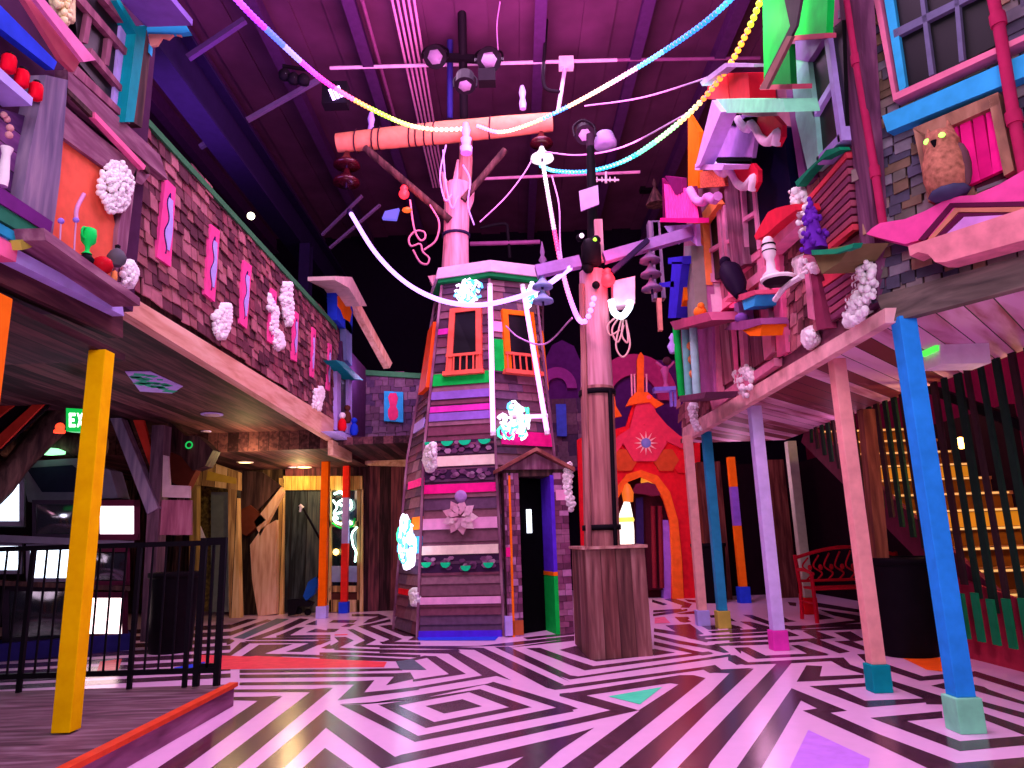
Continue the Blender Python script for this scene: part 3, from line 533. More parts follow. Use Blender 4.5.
O('diagonal_brace',panel(YF,[(110,418),(121,418),(158,508),(147,514)],.06,-.1),wood('grey_post',[]),None,'diagonal timber brace meeting the square post by televisions','timber')
O('red_stripe_board',panel(YF,[(133,420),(143,420),(151,448),(151,470)],-.14,-.2),sr,None,'red painted board behind the diagonal brace','board')
O('red_stripe_board',panel(YF,[(118,418),(126,416),(152,490),(150,500)],-.14,-.2),mat('stripe_black','1a1018'),None,'black painted board behind the diagonal brace','board')
O('plank_panel',panel(YF,[(157,500),(191,500),(191,535),(157,535)],-.05,-.1),wood('pink_planks',['6a3850','8a5068','a06a80'],(9,9,1.2)),None,'pinkish plank panel right of the square post','panel')
O('white_arrow',panel(YF,[(163,455),(168,456),(170,485),(190,486),(190,498),(162,497)],-.02,-.06),mat('chalk','b8a0a8',.7),None,'pale pointed cut-out boards right of the square post','board')
# creature head of scrap wood with a green ring eye
ch=T('scrap_wood_creature','dark scrap wood creature head with green ring eye under balcony','sculpture',at(195,470,10.2))
YC=PL((0,10.2,0),(1,0,0),(0,-1,0))
O('head',panel(YC,[(168,420),(185,436),(198,436),(213,450),(205,466),(192,470),(180,455),(165,450)],.12,-.15),dwood,ch)
O('jaw',panel(YC,[(165,450),(182,457),(196,470),(186,490),(168,480)],.05,-.12),mat('rust_brown','6a3426',.7),ch)
b=MB(); c=YC.px(189,445,.14)
for i in range(16):
    a=i/16*6.283; b.ball(c+V((math.cos(a)*.045,0,math.sin(a)*.045)),.012,n=6)
O('ring_eye',b,em('eye_green','20d060',.8),ch)
# exit sign
ex=T('exit_sign','green lit exit sign with white letters behind the yellow post','sign',at(76,420,7.4))
YE=PL((0,7.4,0),(1,0,0),(0,-1,0))
O('housing',panel(YE,[(66,408),(100,410),(100,433),(66,431)],.05,-.05),em('exit_green','10c850',.9),ex)
def glyph(ch,x,y,w,h):
    s=.22; S_={'E':[(0,0,s*1.4,1),(0,0,1,.2),(0,.4,.85,.6),(0,.8,1,1)],'X':None,'I':[(.35,0,.65,1)],'T':[(.35,0,.65,1),(0,0,1,.2)]}[ch]; b=MB()
    if S_ is None:
        for q in ([(0,0),(.25,0),(1,1),(.75,1)],[(.75,0),(1,0),(.25,1),(0,1)]): 
            pts=[YE.px(x+a*w,y+c*h,.056) for a,c in q]; b.prism(pts,(0,.01,0))
    else:
        for a,c,d,e in S_: b.prism([YE.px(x+u*w,y+v*h,.056) for u,v in ((a,c),(d,c),(d,e),(a,e))],(0,.01,0))
    return b
wg=em('exit_white','f4fff4',3.)
for i,chh in enumerate('EXIT'): O('letter',glyph(chh,69+i*7.8,413,6,14),wg,ex)
O('red_beacon',MB().ball(at(60,427,8.3),.05,n=10).lathe(at(60,427,8.3),[(.06,-.07),(.06,-.04),(.04,-.03)],10),em('beacon_red','ff3a20',3),None,'small red indicator light left of exit sign','lamp')
def bin_(name,lb,x,y,r,h,m,Y=None):
    c=fl(x,y) if Y is None else V((x,Y,0)); t=T(name,lb,'trash can',c); b=MB(); b.lathe(c,[(r*.82,0),(r*.86,.03),(r,h-.06),(r*1.0,h-.05)],24); O('barrel',b,m,t)
    b=MB(); b.lathe(c,[(r*1.0,h-.07),(r*1.07,h-.06),(r*1.07,h),(r*.98,h),(r*.96,h-.05)],24); O('rim',b,m,t); return t
bag=mat('bin_black','141016',.4)
t=bin_('trash_can','black trash can behind railing near the left doorway',170,652,.29,.95,bag)
# soffit painting, downlights
dl=em('warm_lamp','ffd890',4.)
for x,y,lb,z,on in ((212,414,'round unlit downlight in the soffit, nearest',3.0,0),(206,431,'tiny unlit downlight in the soffit behind nearest one',3.0,0),(245,462,'small warm downlight before the left doorway',2.70,1),(304,471,'large warm downlight above the glass door',2.70,1),(292,467,'slim grey downlight beside large warm one',2.70,0)):
    c=fl(x,y,z-.005) if x!=304 else V((at(304,474,13.7).x,13.7,2.695)); t=T('downlight',lb,'downlight',c,'downlights in the balcony soffit'); r=.13 if x in(212,245,304) else .07
    O('ring',MB().lathe(c,[(r*.8,-.012),(r*1.1,-.012),(r*1.1,.0)],20),white if on else lilac,t); O('lens',MB().lathe(c-V((0,0,.014)),[(.01,0),(r*.8,.0),(r*.8,.01)],20),dl if on else mat('lens_grey','b8a0b0',.4),t)
b=MB()
q=[fl(x,y,2.995) for x,y in [(125,371),(150,371),(183,386),(172,393),(140,391)]]; bb=MB(); bb.prism(q,(0,0,-.006)); t=T('ceiling_mosaic','pale and green mosaic patch on the underside of left balcony','mosaic',q[0]); O('backing',bb,lilac,t)
for i in range(40):
    x,y=random.uniform(130,180),random.uniform(373,392)
    if inpoly(x,y,[(133,374),(150,373),(178,386),(170,392),(142,390)]):
        c=fl(x,y,2.985); s=random.uniform(.04,.09); a=random.uniform(0,3); b.prism([c+V((math.cos(a+k*1.57)*s,math.sin(a+k*1.57)*s,0)) for k in range(4)],(0,0,.008))
O('tiles',b,mat('tile_green','3ac890',.5),t)
# ================= BACK LEFT WALL
YB=PL((0,14.0,0),(1,0,0),(0,-1,0))
def S_(name,lb,cat,mb,m): return O(name,mb,m,None,lb,cat)
b=MB(); a=YB.px(236,610,0); c=YB.px(283,610,0); d=YB.px(362,610,0)
b.box((-1.2,14.0,0),(d.x,14.15,2.72)); b.box((c.x-.05,14.0,2.5),(d.x,14.15,2.72)); S('wall_back_left',b,wood('dark_planks',['241318','4a2630','7a4048'],(10,10,1),plank=(0,.21)))
b=MB(); b.prism([YB.px(x,y,0) for x,y in [(236,470),(283,468),(283,616),(236,616)]],(0,.12,0)); S('trim_13',b,wood('umber_planks',['2a1c18','55402e','86684a'],(10,10,1),plank=(0,.2)))
# glass door with frames
gd=T('door_1','wide glazed door with pale frames at the back left','door',YB.px(320,614,0),kind='structure')
for q,n in (([(279,478),(284,478),(283,616),(277,616)],'jamb'),([(283,476),(362,476),(362,490),(283,490)],'header'),([(326,489),(331,489),(331,612),(326,612)],'jamb'),([(357,489),(363,489),(363,612),(357,612)],'jamb'),([(329,521),(359,521),(359,527),(329,527)],'mid_rail'),([(329,586),(359,586),(359,592),(329,592)],'mid_rail'),([(329,600),(359,600),(359,612),(329,612)],'bottom_rail')): O(n,panel(YB,q,.05,-.06),ylw if n!='header' else wood('yellow_header',['a8823c','d8b058','f0d078'],(9,9,1),plank=(0,.12)),gd)
O('glass_pane',panel(YB,[(282,489),(330,489),(330,612),(282,612)],-.03,-.05),wood('grey_plank_dim',['1c2024','3a4248','5a5c58'],(10,10,1),plank=(0,.3)),gd)
O('glass_pane',panel(YB,[(329,489),(360,489),(360,590),(329,590)],-.03,-.05),mat('night_glass','101c24',.08,spec=.7),gd)
O('panel_board',panel(YB,[(331,566),(357,566),(357,582),(331,582)],0,-.03),skyb if 0 else mat('pale_blue_board','8a94b8',.6),gd)
O('slot_board',panel(YB,[(331,592),(357,592),(357,600),(331,600)],0,-.03),brownp,gd)
ns=T('neon_reflection','tangled white and green neon reflection in the glass door, built as tubes','neon sign',YB.px(340,530,.08))  # glowing tubes stand in for neon reflected in the door glass
nw=em('neon_white_mint','d0fff0',6.); ng=em('neon_green','20e890',3.5)
pts=[(334,494),(341,492),(344,498),(338,503),(346,506),(350,500),(351,508),(343,512),(336,514),(334,520),(341,524),(347,520),(352,524)]
O('white_tube',MB().tube(catm([YB.px(x,y,.1) for x,y in pts],6),.022,6),nw,ns); O('white_tube',MB().tube(catm([YB.px(x,y,.13) for x,y in [(333,500),(337,507),(334,513),(338,519)]],6),.02,6),nw,ns)
O('green_tube',MB().tube(catm([YB.px(x,y,.1) for x,y in [(332,523),(340,528),(352,526),(355,518)]],6),.018,6),ng,ns)
ns=T('neon_loop_reflection','curved white-green neon reflection at the right of the glass door','neon sign',YB.px(356,545,.08)); O('white_tube',MB().tube(catm([YB.px(x,y,.1) for x,y in [(357,527),(352,534),(353,545),(356,552),(355,562)]],6),.02,6),nw,ns)  # another stretch of the reflection, likewise built as a glowing tube
O('warm_lamp',MB().ball(YB.px(336,552,.1),.06,n=10),em('lamp_amber','ffd070',5),None,'small glowing yellow lamp low in the glass door','lamp')
ct=T('folded_cart','black and blue folded cart leaning at the glass door','cart',fl(305,613))
YC2=PL((0,13.4,0),(1,0,0),(0,-1,0))
O('blue_back',panel(YC2,[(303,596),(308,582),(315,577),(318,582),(314,594),(306,601)],.06,-.06),mat('cart_blue','1c50a8',.5),ct); O('frame',panel(YC2,[(287,600),(298,599),(312,603),(309,607),(298,606),(295,615),(288,616)],.1,-.12),blackp,ct)
O('handle',MB().tube([YC2.px(303,508,0),YC2.px(326,550,0),YC2.px(318,578,0)],.022,8),blackp,ct)
O('grip',MB().tube([YC2.px(300,505,.0),YC2.px(303,508,0)],.03,8).tube([YC2.px(300,512,.0),YC2.px(301,505,0)],.02,8),white,ct)
for q in ((300,611),(309,612)): c=YC2.px(q[0],q[1],0); O('wheel',MB().lathe(c+V((-.02,0,.0)),[(.03,-.02),(.06,-.015),(.06,.015),(.03,.02)],14,axis=(0,1,0)),blackp,ct)
# left doorway with hanging cut boards
YD=PL((0,12.6,0),(1,0,0),(0,-1,0))
dw=T('doorway_frame','warm lit timber doorway with pointed boards at back left','doorway',at(215,600,12.6))
O('jamb',panel(YD,[(228,488),(237,487),(240,618),(229,618)],.06,-.1),ylw,dw); O('lintel',panel(YD,[(190,484),(205,460),(238,472),(238,490),(190,484)],.08,-.1),ylw,dw); O('jamb',panel(YD,[(190,484),(197,484),(196,618),(188,618)],.06,-.1),wood('olive_pine',['5a4828','8a7040','b09050'],(9,9,1)),dw)
O('name_board',panel(YD,[(208,471),(236,478),(236,484),(206,480)],.1,.06),mat('mustard_board','b89838',.6),dw)
O('inner_wall',panel(YD,[(196,484),(230,488),(230,610),(196,612)],-.6,-.65),wood('olive_dim',['2a2414','5a4c28','8a7438'],(9,1,9)),dw); O('inner_door',panel(YD,[(211,492),(228,492),(228,612),(211,612)],-.4,-.46),mat('grey_door','6a7470',.6),dw)
O('white_wedge',panel(YD,[(191,520),(200,526),(206,541),(197,546),(191,536)],-.3,-.34),white,dw)
for q,m_,lb in (([(236,470),(262,472),(281,486),(253,515),(246,508),(238,512)],dwood,'dark jagged scrap boards between doorway and glass door'),([(254,522),(281,487),(283,492),(260,536)],pinev,'slanting pale board left of the glass door'),([(250,545),(262,528),(276,520),(276,614),(258,616),(252,580)],pinev,'tall pale board panel left of the glass door'),([(236,512),(250,505),(258,512),(266,520),(246,536),(237,530)],mat('rust_brown','6a3426'),'rusty pointed scrap board near doorway')):
    O('scrap_board',panel(YB,q,.12 if m_ is dwood else .2,.05),m_,None,lb,'board')
# ================= TOWER
CX,CY=-.63,10.86; A0=math.radians(-8.2)
def Rz(z): return 1.12-(z/2.45)*.15 if z<2.45 else .97-(z-2.45)/2.55*.29
LV=[(0.,[(-1.32,9.99),(-.22,9.82),(.62,10.6),(.3,11.7),(-.75,12.05),(-1.80,11.02)]),(2.45,[(-1.24,10.12),(-.27,9.97),(.54,10.5),(.42,11.5),(-.5,11.85),(-1.60,11.0)]),(5.1,[(-.97,10.33),(-.30,10.12),(.35,10.36),(.5,11.1),(-.3,11.5),(-1.13,11.0)])]
def hexp(k,z,R=None):
    i=0 if z<2.45 else 1; (za,A_),(zb_,B_)=LV[i],LV[i+1]; t=(z-za)/(zb_-za); k%=6
    p=V(A_[k]).lerp(V(B_[k]),t)
    if R is not None: c=V((CX+.25*min(1,z/5.1)*.6,CY-.05)); d=p-c; p=p+d.normalized()*(R-Rz(z))
    return V((p.x,p.y,z))
# faces: 0 = front left (B-C), 1 = front right (C-D), 5 = left (A-B), 2 = right
tw=T('wooden_tower','tall tapering hexagonal tower of mixed painted planks with orange windows','tower',(CX,CY,0))
b=MB(); N=12
for i in range(N):
    z0,z1=5.1*i/N,5.1*(i+1)/N; b.loft([hexp(k,z0,Rz(z0)-.02) for k in range(6)],[hexp(k,z1,Rz(z1)-.02) for k in range(6)])
O('core',b,dwood,tw)
def face(k,s,z,o=0.):
    p0,p1=hexp(k,z),hexp(k+1,z); e=(p1-p0).normalized(); return p0.lerp(p1,s)+V((e.y,-e.x,0))*o
def fslab(b,k,s0,s1,z0,z1,o0,o1=None,bk=-.02,m=0):
    o1=o0 if o1 is None else o1
    return b.hexa([face(k,s0,z0,bk),face(k,s1,z0,bk),face(k,s1,z0,o0),face(k,s0,z0,o0),face(k,s0,z1,bk),face(k,s1,z1,bk),face(k,s1,z1,o1),face(k,s0,z1,o1)],m)
TP=isl('tower_plank_tones',['70485a','7e5464','5c4058','8a5c68','6a4c66','503648','946a78','7a4658'])
for k in range(6):
    b=MB(); z=0.02
    while z<5.0:
        h=random.uniform(.09,.17)
        if k in (1,2,5) and z<99: 
            s=0
            while s<.999:
                w=random.uniform(.25,.6); e=min(1,s+w); e=1 if e>.88 else e; fslab(b,k,s+.003,e-.003,z,z+h,.035,.012); s=e
        else: fslab(b,k,0,1,z,z+h,.035,.012)
        z+=h
    O('plank_siding',b,TP,tw)
# where on a face is a sighted row? z from pixel y near x=460 (front-left) 
def fz(y,x=460): return at(x,y,10.05+.0).z
def pband(k,y0,y1,m,s0=0.,s1=1.,o=.045,n='painted_plank'):
    z0,z1=sorted((max(.02,fz(y0)),fz(y1))); O(n,fslab(MB(),k,s0,s1,z0,z1,o),m,tw)
pband(0,372,384,green,.0,.97); pband(0,405,411,magp); pband(0,456,466,cream); pband(0,484,493,hotpink); pband(0,518,529,pink if 0 else mat('pale_pink_plank','e8a8cc',.6)); pband(0,545,554,cream); pband(0,596,603,mat('pale_pink_plank','e8a8cc')); pband(0,629,640,violet,.0,1.,.07)
pband(0,412,420,mat('lilac_plank','8a6ac0',.6)); pband(0,390,398,mat('lilac_plank','8a6ac0'))
pband(1,340,372,green,.0,.3); pband(1,432,446,hotpink,.1,1.); pband(1,322,332,mat('pale_pink_plank','e8a8cc'),.0,.3)
pband(5,515,528,orange,.55,1.); pband(5,535,552,skyb,.5,1.); pband(5,590,596,redp,.1,.8); pband(5,476,484,hotpink,.2,1.); pband(5,413,423,lilac,.1,.8); pband(0,325,331,magp,.0,.2)
# stone rows with green stones
for ya,yb_ in ((440,455),(467,482),(555,572)):
    z0,z1=fz(yb_),fz(ya)
    b=fslab(MB(),0,0,1,z0,z1,.03)
    for i in range(26):
        s=random.uniform(.03,.95); z=random.uniform(z0+.02,z1-.06); r=random.uniform(.03,.05); q=[]
        for j in range(6):
            a=j*1.047+random.uniform(-.2,.2); q.append(face(0,s+math.cos(a)*r*1.1,z+.03+math.sin(a)*r*.8,.036))
        nn=face(0,.5,1,1)-face(0,.5,1,0); b.prism(q,nn*.02,1)
    if ya!=467:
        for s in (.07,.32,.58,.87):
            z=(z1-.055) if ya==440 else z0+.08+random.uniform(-.03,.05); w=.09 if ya==440 else .065; q=[]
            for j in range(8):
                a=math.pi+j*math.pi/7; q.append(face(0,s+math.cos(a)*w,z+math.sin(a)*.07*(1.)+(.04 if ya==440 else .03),.06))
            O('green_stone',MB().prism(q,(face(0,.5,1,1)-face(0,.5,1,0))*.02),mat('stone_green','18e08a',.5),tw)
    O('stone_row',b,[mat('mortar','3a2440',.8),isl('stone_tones',['7a4a70','9a6a8c','6a4066','b08aa4'])],tw)
for k in range(6):
    b=MB()
    for i in range(10):
        z0,z1=5.*i/10,5.*(i+1)/10; p,q=hexp(k,z0,Rz(z0)+.045),hexp(k,z1,Rz(z1)+.045); b.bar(p,q,.035,.035)
    O('corner_strip',b,wood('mauve_upright',[]),tw)

# roof: overhanging hexagonal slab, green underside
b=MB(); b.loft([hexp(k,5.02,.80) for k in range(6)],[hexp(k,5.1,.80) for k in range(6)]); O('eave_underside',b,mat('eave_green','1c8a48',.6),tw)
b=MB(); b.loft([hexp(k,5.08,.84) for k in range(6)],[hexp(k,5.26,.8) for k in range(6)]); O('roof_slab',b,mat('roof_pink','e0b8d4',.6),tw)
# windows
def twin(k,s0,s1,z0,z1):
    w=T('x','','',face(k,.5,z0)); bpy.data.objects.remove(w)
    fr=O('window',fslab(MB(),k,s0+.06,s1-.06,z0,z1,.058),glassd,tw)
    b=MB(); t=(s1-s0)*.17; fslab(b,k,s0,s0+t,z0,z1,.09); fslab(b,k,s1-t,s1,z0,z1,.09); fslab(b,k,s0,s1,z1-.07,z1,.09); O('window_frame',b,coral if k==0 else orange,fr)
    b=MB(); fslab(b,k,s0-.03,s1+.03,z0-.06,z0,.14); fslab(b,k,s0,s1,z0+.22,z0+.26,.12,bk=.09)
    for i in range(6): s=s0+.03+(s1-s0-.06)*i/5; fslab(b,k,s-.012,s+.012,z0,z0+.22,.115,bk=.095)
    O('balustrade',b,coral,fr)
twin(0,.22,.86,fz(371),fz(306)); twin(1,.22,.9,fz(369,510),fz(308,510))
b=MB(); fslab(b,5,.3,.95,fz(377)-.1,fz(316),.1,bk=.02); O('orange_shutter',b,mat('shutter_orange','ff5a20',.5),tw)
b=MB(); fslab(b,2,.1,.5,fz(385),fz(325),.08); O('orange_shutter',b,orange,tw)
# porch
PO=V((-.14,9.70,0)); PU=V((.90,.22,0)).normalized(); PN=V((PU.y,-PU.x,0)); PP=PL(PO,PU,PN)
pc=T('tower_porch','narrow shingled porch with small gable and open dark doorway on the tower','porch',PO+PU*.42)
def pbox(b,u0,u1,d0,d1,z0,z1,m=0):
    f=lambda u,d,z:PO+PU*u+PN*(-d)+V((0,0,z)); return b.hexa([f(u0,d0,z0),f(u1,d0,z0),f(u1,d1,z0),f(u0,d1,z0),f(u0,d0,z1),f(u1,d0,z1),f(u1,d1,z1),f(u0,d1,z1)],m)
b=MB(); pbox(b,0,.19,.02,.8,0,2.1); O('left_wall',b,dwood,pc); b=MB(); pbox(b,.66,.86,.02,.7,0,2.1); O('right_wall',b,dwood,pc); b=MB(); pbox(b,.0,.86,.02,.7,2.05,2.16); O('header',b,dwood,pc)
b=MB(); z=.0
while z<2.04:
    h=random.uniform(.07,.11); u=-.01
    for u0,u1 in ((-.01,.045),(.075,.19),(.68,.87)):
        m_=random.uniform(.3,.7); um=u0+(u1-u0)*m_; pbox(b,u0,um-.003,-.01-random.random()*.015,.02,z,z+h-.004); pbox(b,um+.003,u1,-.01-random.random()*.015,.02,z,z+h-.004)
    z+=h
O('shingles',b,isl('porch_shingle_tones',['7a4460','94587a','6a3c58','a0688a','864a70','c088b4']),pc)
b=MB(); pbox(b,.045,.075,-.03,.02,0,2.06); O('orange_strip',b,orange,pc)
b=MB(); pbox(b,-.05,.045,-.035,.02,.02,.26); O('white_foot_board',b,lilac,pc); b=MB(); pbox(b,.045,.19,-.03,.02,.02,.2); O('orange_foot_board',b,mat('rust_orange','b86038',.6),pc)
b=MB(); pbox(b,.70,.86,-.03,.02,1.72,1.86); O('pink_plank',b,mat('pale_pink_plank','e8a8cc'),pc); b=MB(); pbox(b,-.01,.045,-.03,.02,1.0,1.12); O('hot_pink_plank',b,hotpink,pc)
b=MB(); pbox(b,.63,.68,-.02,.75,.78,2.06); O('violet_reveal',b,violet,pc); b=MB(); pbox(b,.625,.68,-.025,.75,0,.74); O('green_reveal',b,green,pc); b=MB(); pbox(b,.62,.68,-.03,.75,.735,.785); O('orange_band',b,orange,pc)
f=lambda u,d,z:PO+PU*u+PN*(-d)+V((0,0,z)); b=MB(); b.prism([f(.185,.02,0),f(.2,.02,0),f(.2,.2,0),f(.64,.46,0),f(.64,.49,0),f(.185,.23,0)],(0,0,2.06)); O('interior_shade',b,dark,pc)  # near-black slanted sheet stands in for the shade inside the doorway
b=MB(); pbox(b,.36,.43,.27,.3,1.3,1.62); O('lit_slot',b,em('slot_glow','e8f0ff',2.),pc)
f=lambda u,d,z:PO+PU*u+PN*(-d)+V((0,0,z))
b=MB(); b.prism([f(-.02,-.02,2.14),f(.88,-.02,2.14),f(.43,-.02,2.36)],PN*(-.7)); O('gable',b,wood('mauve_upright',[]),pc)
b=MB(); b.prism([f(-.1,-.12,2.1),f(.43,-.12,2.38),f(.43,-.12,2.43),f(-.1,-.12,2.15)],PN*-.8); b.prism([f(.43,-.12,2.38),f(.96,-.12,2.1),f(.96,-.12,2.15),f(.43,-.12,2.43)],PN*-.8); O('gable_roof',b,wood('rust_boards',['5a3030','8a5048','b07868'],(3,3,3)),pc)
# ornaments on tower
FP0=PL(face(0,.0,1.2,.05)*1,(face(0,1,1.2)-face(0,0,1.2)),(face(0,.5,1.2,1)-face(0,.5,1.2,0)))
t=T('tin_flower','pale pink layered flower cut-out with lilac disc on the tower front','flower',FP0.px(462,535,.04))
b=MB()
for rg,(R,n) in enumerate(((17,9),(12,8),(7,6))):
    for i in range(n):
        a=i/n*6.283+rg*.3; q=[(460+R*.25*math.cos(a),517+R*.25*math.sin(a)),(460+R*.75*math.cos(a-.35),517+R*.75*math.sin(a-.35)),(460+R*1.08*math.cos(a),517+R*1.08*math.sin(a)),(460+R*.75*math.cos(a+.35),517+R*.75*math.sin(a+.35))]
        b.prism([FP0.px(x,y,.05+.025*rg+.006*(i%2)) for x,y in q],FP0.n*.01,)
O('petals',b,isl('petal_tones',['f0c8d4','e8b8c8','f4d8d8','e0a8b8']),t)
b=MB(); b.lathe(FP0.px(461,496.5,.05),[(.05,0),(.085,.01),(.085,.02),(.04,.03)],20,axis=FP0.n); O('lilac_disc',b,mat('disc_lilac','a884c0',.5),t)
FL5=PL(face(5,0,1,.05),(face(5,1,1)-face(5,0,1)),(face(5,.5,1,1)-face(5,.5,1,0)))
O('foam_blob',foam(FL5,[(428,448),(434,444),(434,468),(428,470),(425,460)],.04,.08,24),foamm,None,'white foam patch on left face of the tower','foam decoration')
O('foam_blob',foam(FL5,[(411,591),(418,590),(419,603),(413,604)],.035,.08,16),foamm,None,'small pale foam knot low on the left of the tower','foam decoration')
t=T('foam_plume','white ragged plume hanging at right side of the porch','foam decoration',PP.px(568,490,.05)); O('plume',foam(PP,[(564,472),(570,462),(572,475),(570,488),(574,505),(571,512),(566,500),(564,485)],.03,.08,40),foamm,t)
# neon clusters
ncl=em('neon_cluster','f0dcff',2.6); ncg=em('neon_cluster_green','40ffb0',2.); ncb=em('neon_cluster_cyan','50b0ff',2.4)
def cluster(lb,P,cx,cy,rx,ry,n,off=.1,r=.02,grp=None):
    t=T('neon_flower',lb,'neon sign',P.px(cx,cy,off))
    for part,m,nn in (('white_tubes',ncl,n),('green_tubes',ncg,max(3,n//4)),('cyan_tubes',ncb,max(2,n//5))):
        b=MB()
        for i in range(nn):
            a=random.uniform(0,6.28); q=math.sqrt(random.random())*.85; x,y=cx+rx*q*math.cos(a),cy+ry*q*math.sin(a); s=random.uniform(.18,.32); ph=random.random()*6
            b.tube([P.px(x+rx*s*math.cos(ph+j*.9),y+ry*s*math.sin(ph+j*.9),off+.03*math.sin(j+ph)+.02) for j in range(6)],r,5)
        O(part,b,m,t)
    return t
FP1=PL(face(1,.0,3.,.05),(face(1,1,3.)-face(1,0,3.)),(face(1,.5,3.,1)-face(1,.5,3.,0)))
cluster('bright white neon flower bouquet on the right front of tower',FP1,514,422,17,20,26); cluster('white-cyan neon flower under the tower roof, left of the long tube',PL(face(0,0,4.8,.05),(face(0,1,3.)-face(0,0,3.)),FP0.n),468,291,15,14,22)
cluster('white-cyan neon flower under the tower roof, right of tubes',FP1,531,296,8,14,14); cluster('tall bright neon figure on the left face near tower base',FL5,407,541,9,28,26)
ntm=em('neon_tube_pink','ff8cf0',3.6)
def ntube(lb,a,c,r=.035):
    t=T('neon_tube',lb,'neon tube',c,'straight neon tubes on the tower'); O('tube',MB().tube([a.lerp(c,i/6) for i in range(7)],r,10),ntm,t); O('end_cap',MB().tube([c,c+(c-a).normalized()*.05],r*1.1,10),white,t); O('end_cap',MB().tube([a,a+(a-c).normalized()*.05],r*1.1,10),white,t)
e=lambda k,z,o:hexp(k,z,Rz(z)+o)
ntube('left long white-pink neon tube running down the tower front edge',at(490,287,9.75),at(493,432,9.75)); ntube('right long white-pink neon tube slanting down the tower',at(523,288,9.95),at(547,431,9.85)); ntube('short horizontal neon tube between bouquet and long right tube',at(516,417,9.8),at(544,416,9.86),.03)
# pole on the tower roof with log arm
pt=T('rooftop_pole','pink splintered timber pole rising from the tower roof','pole',(-.86,10.6,5.26))
c=lambda x,y:at(x,y,10.6)
b=MB(); b.prism([c(428,276),c(472,270),c(476,279),c(434,288)],(0,.4,0)); O('base_plate',b,polew,pt)
O('trunk',MB().tube([c(455,276),c(456,240),c(457,205),c(459,185)],[.22,.2,.21,.2],14),polew,pt)
b=MB()
for (x0_,y0_),(x1,y1),w in (((448,200),(442,172),.06),((455,200),(458,160),.08),((462,205),(470,165),.07),((466,210),(474,190),.05)): b.tube([c(x0_,y0_),c((x0_+x1)/2+1,(y0_+y1)/2),c(x1,y1)],[w*1.3,w,w*.25],8)
O('splinters',b,polew,pt)
O('strap',MB().lathe(c(456,236),[(.21,-.02),(.225,-.02),(.225,.02),(.21,.02)],16),steel,pt)
b=MB(); b.tube([c(462,205),c(466,160),c(466,128)],[.13,.11,.1],10); O('mast',b,darkpole,pt)
O('insulator',MB().lathe(at(466,136,10.22),[(.09,-.3),(.1,-.2),(.06,-.18),(.09,-.05),(.05,-.02),(.07,.1),(.04,.22)],14),lilac,pt)
O('conduit',MB().tube([c(464,190),c(464,175)],.03,8),white,pt)
lg=O('log_crossarm',MB().tube([at(337,143,10.5)+(at(552,122,10.5)-at(337,143,10.5))*i/8 for i in range(9)],[.15,.16,.17,.17,.18,.17,.17,.16,.15],14),mat('log_pink','d88e68',.65,bump=.3),pt)
A=at(337,143,10.5); D=at(552,122,10.5)-A
for s in (.08,.16,.19,.33,.36,.40,.44,.70):
    q=A+D*s; b=MB(); b.tube([q+V((.03*math.sin(t*1.0)+.07*t/6.28,.185*math.cos(t),.185*math.sin(t))) for t in [6.283*j/12 for j in range(13)]],.012,5); O('rope_wrap',b,mat('rope_dark','3a2030',.8),lg)
b=MB(); b.tube([at(365,148,10.4),at(450,220,10.4)],.06,10); O('diagonal_arm',b,dwood,pt); b=MB(); b.tube([at(505,150,10.4),at(463,200,10.4)],.055,10); O('diagonal_arm',b,dwood,pt)
for x,y,m in ((371,139,lilac),(523,112,lilac)): O('knob_insulator' ,MB().lathe(at(x,y-3,10.5),[(.05,0),(.06,.1),(.04,.2),(.06,.3),(.03,.42)],12),m,lg)
b=MB(); 
for pts in ([(446,145),(440,175),(445,200),(452,195)],[(443,150),(446,185),(452,208),(458,196)],[(463,165),(470,180),(468,205),(474,225)]): b.tube(catm([at(x,y,10.25) for x,y in pts]),.014,5)
O('loose_cables',b,lilac,pt)
# bell insulators hanging from log ends
def bells(lb,x,y,Y,m1,m2,n=2,s=1.):
    c=at(x,y,Y); t=T('bell_insulator',lb,'insulator',c-V((0,0,.25*n*s)),'hanging bell insulators'); O('rod',MB().tube([c,c-V((0,0,.25*n*s))],.015,6),steel,t)
    for i in range(n):
        z=-.06*s-.24*s*i; O('bell',MB().lathe(c,[(.03*s,z+.06*s),(.05*s,z),(.1*s,z-.06*s),(.16*s,z-.1*s),(.17*s,z-.14*s),(.05*s,z-.13*s)],18),m1 if i%2==0 else m2,t)
    return t
gl=mat('dark_red_glaze','3a0c16',.2,spec=.5)
bells('dark red glazed insulator pair hanging at left end of log',347,152,10.5,gl,gl,2,1.25); bells('white and red bell insulator hanging at right end of log, lit from below',541,132,10.5,gl,em('bell_painted_glow','fff0ff',1.2),2,1.1)  # white bell glows by itself to imitate light from below
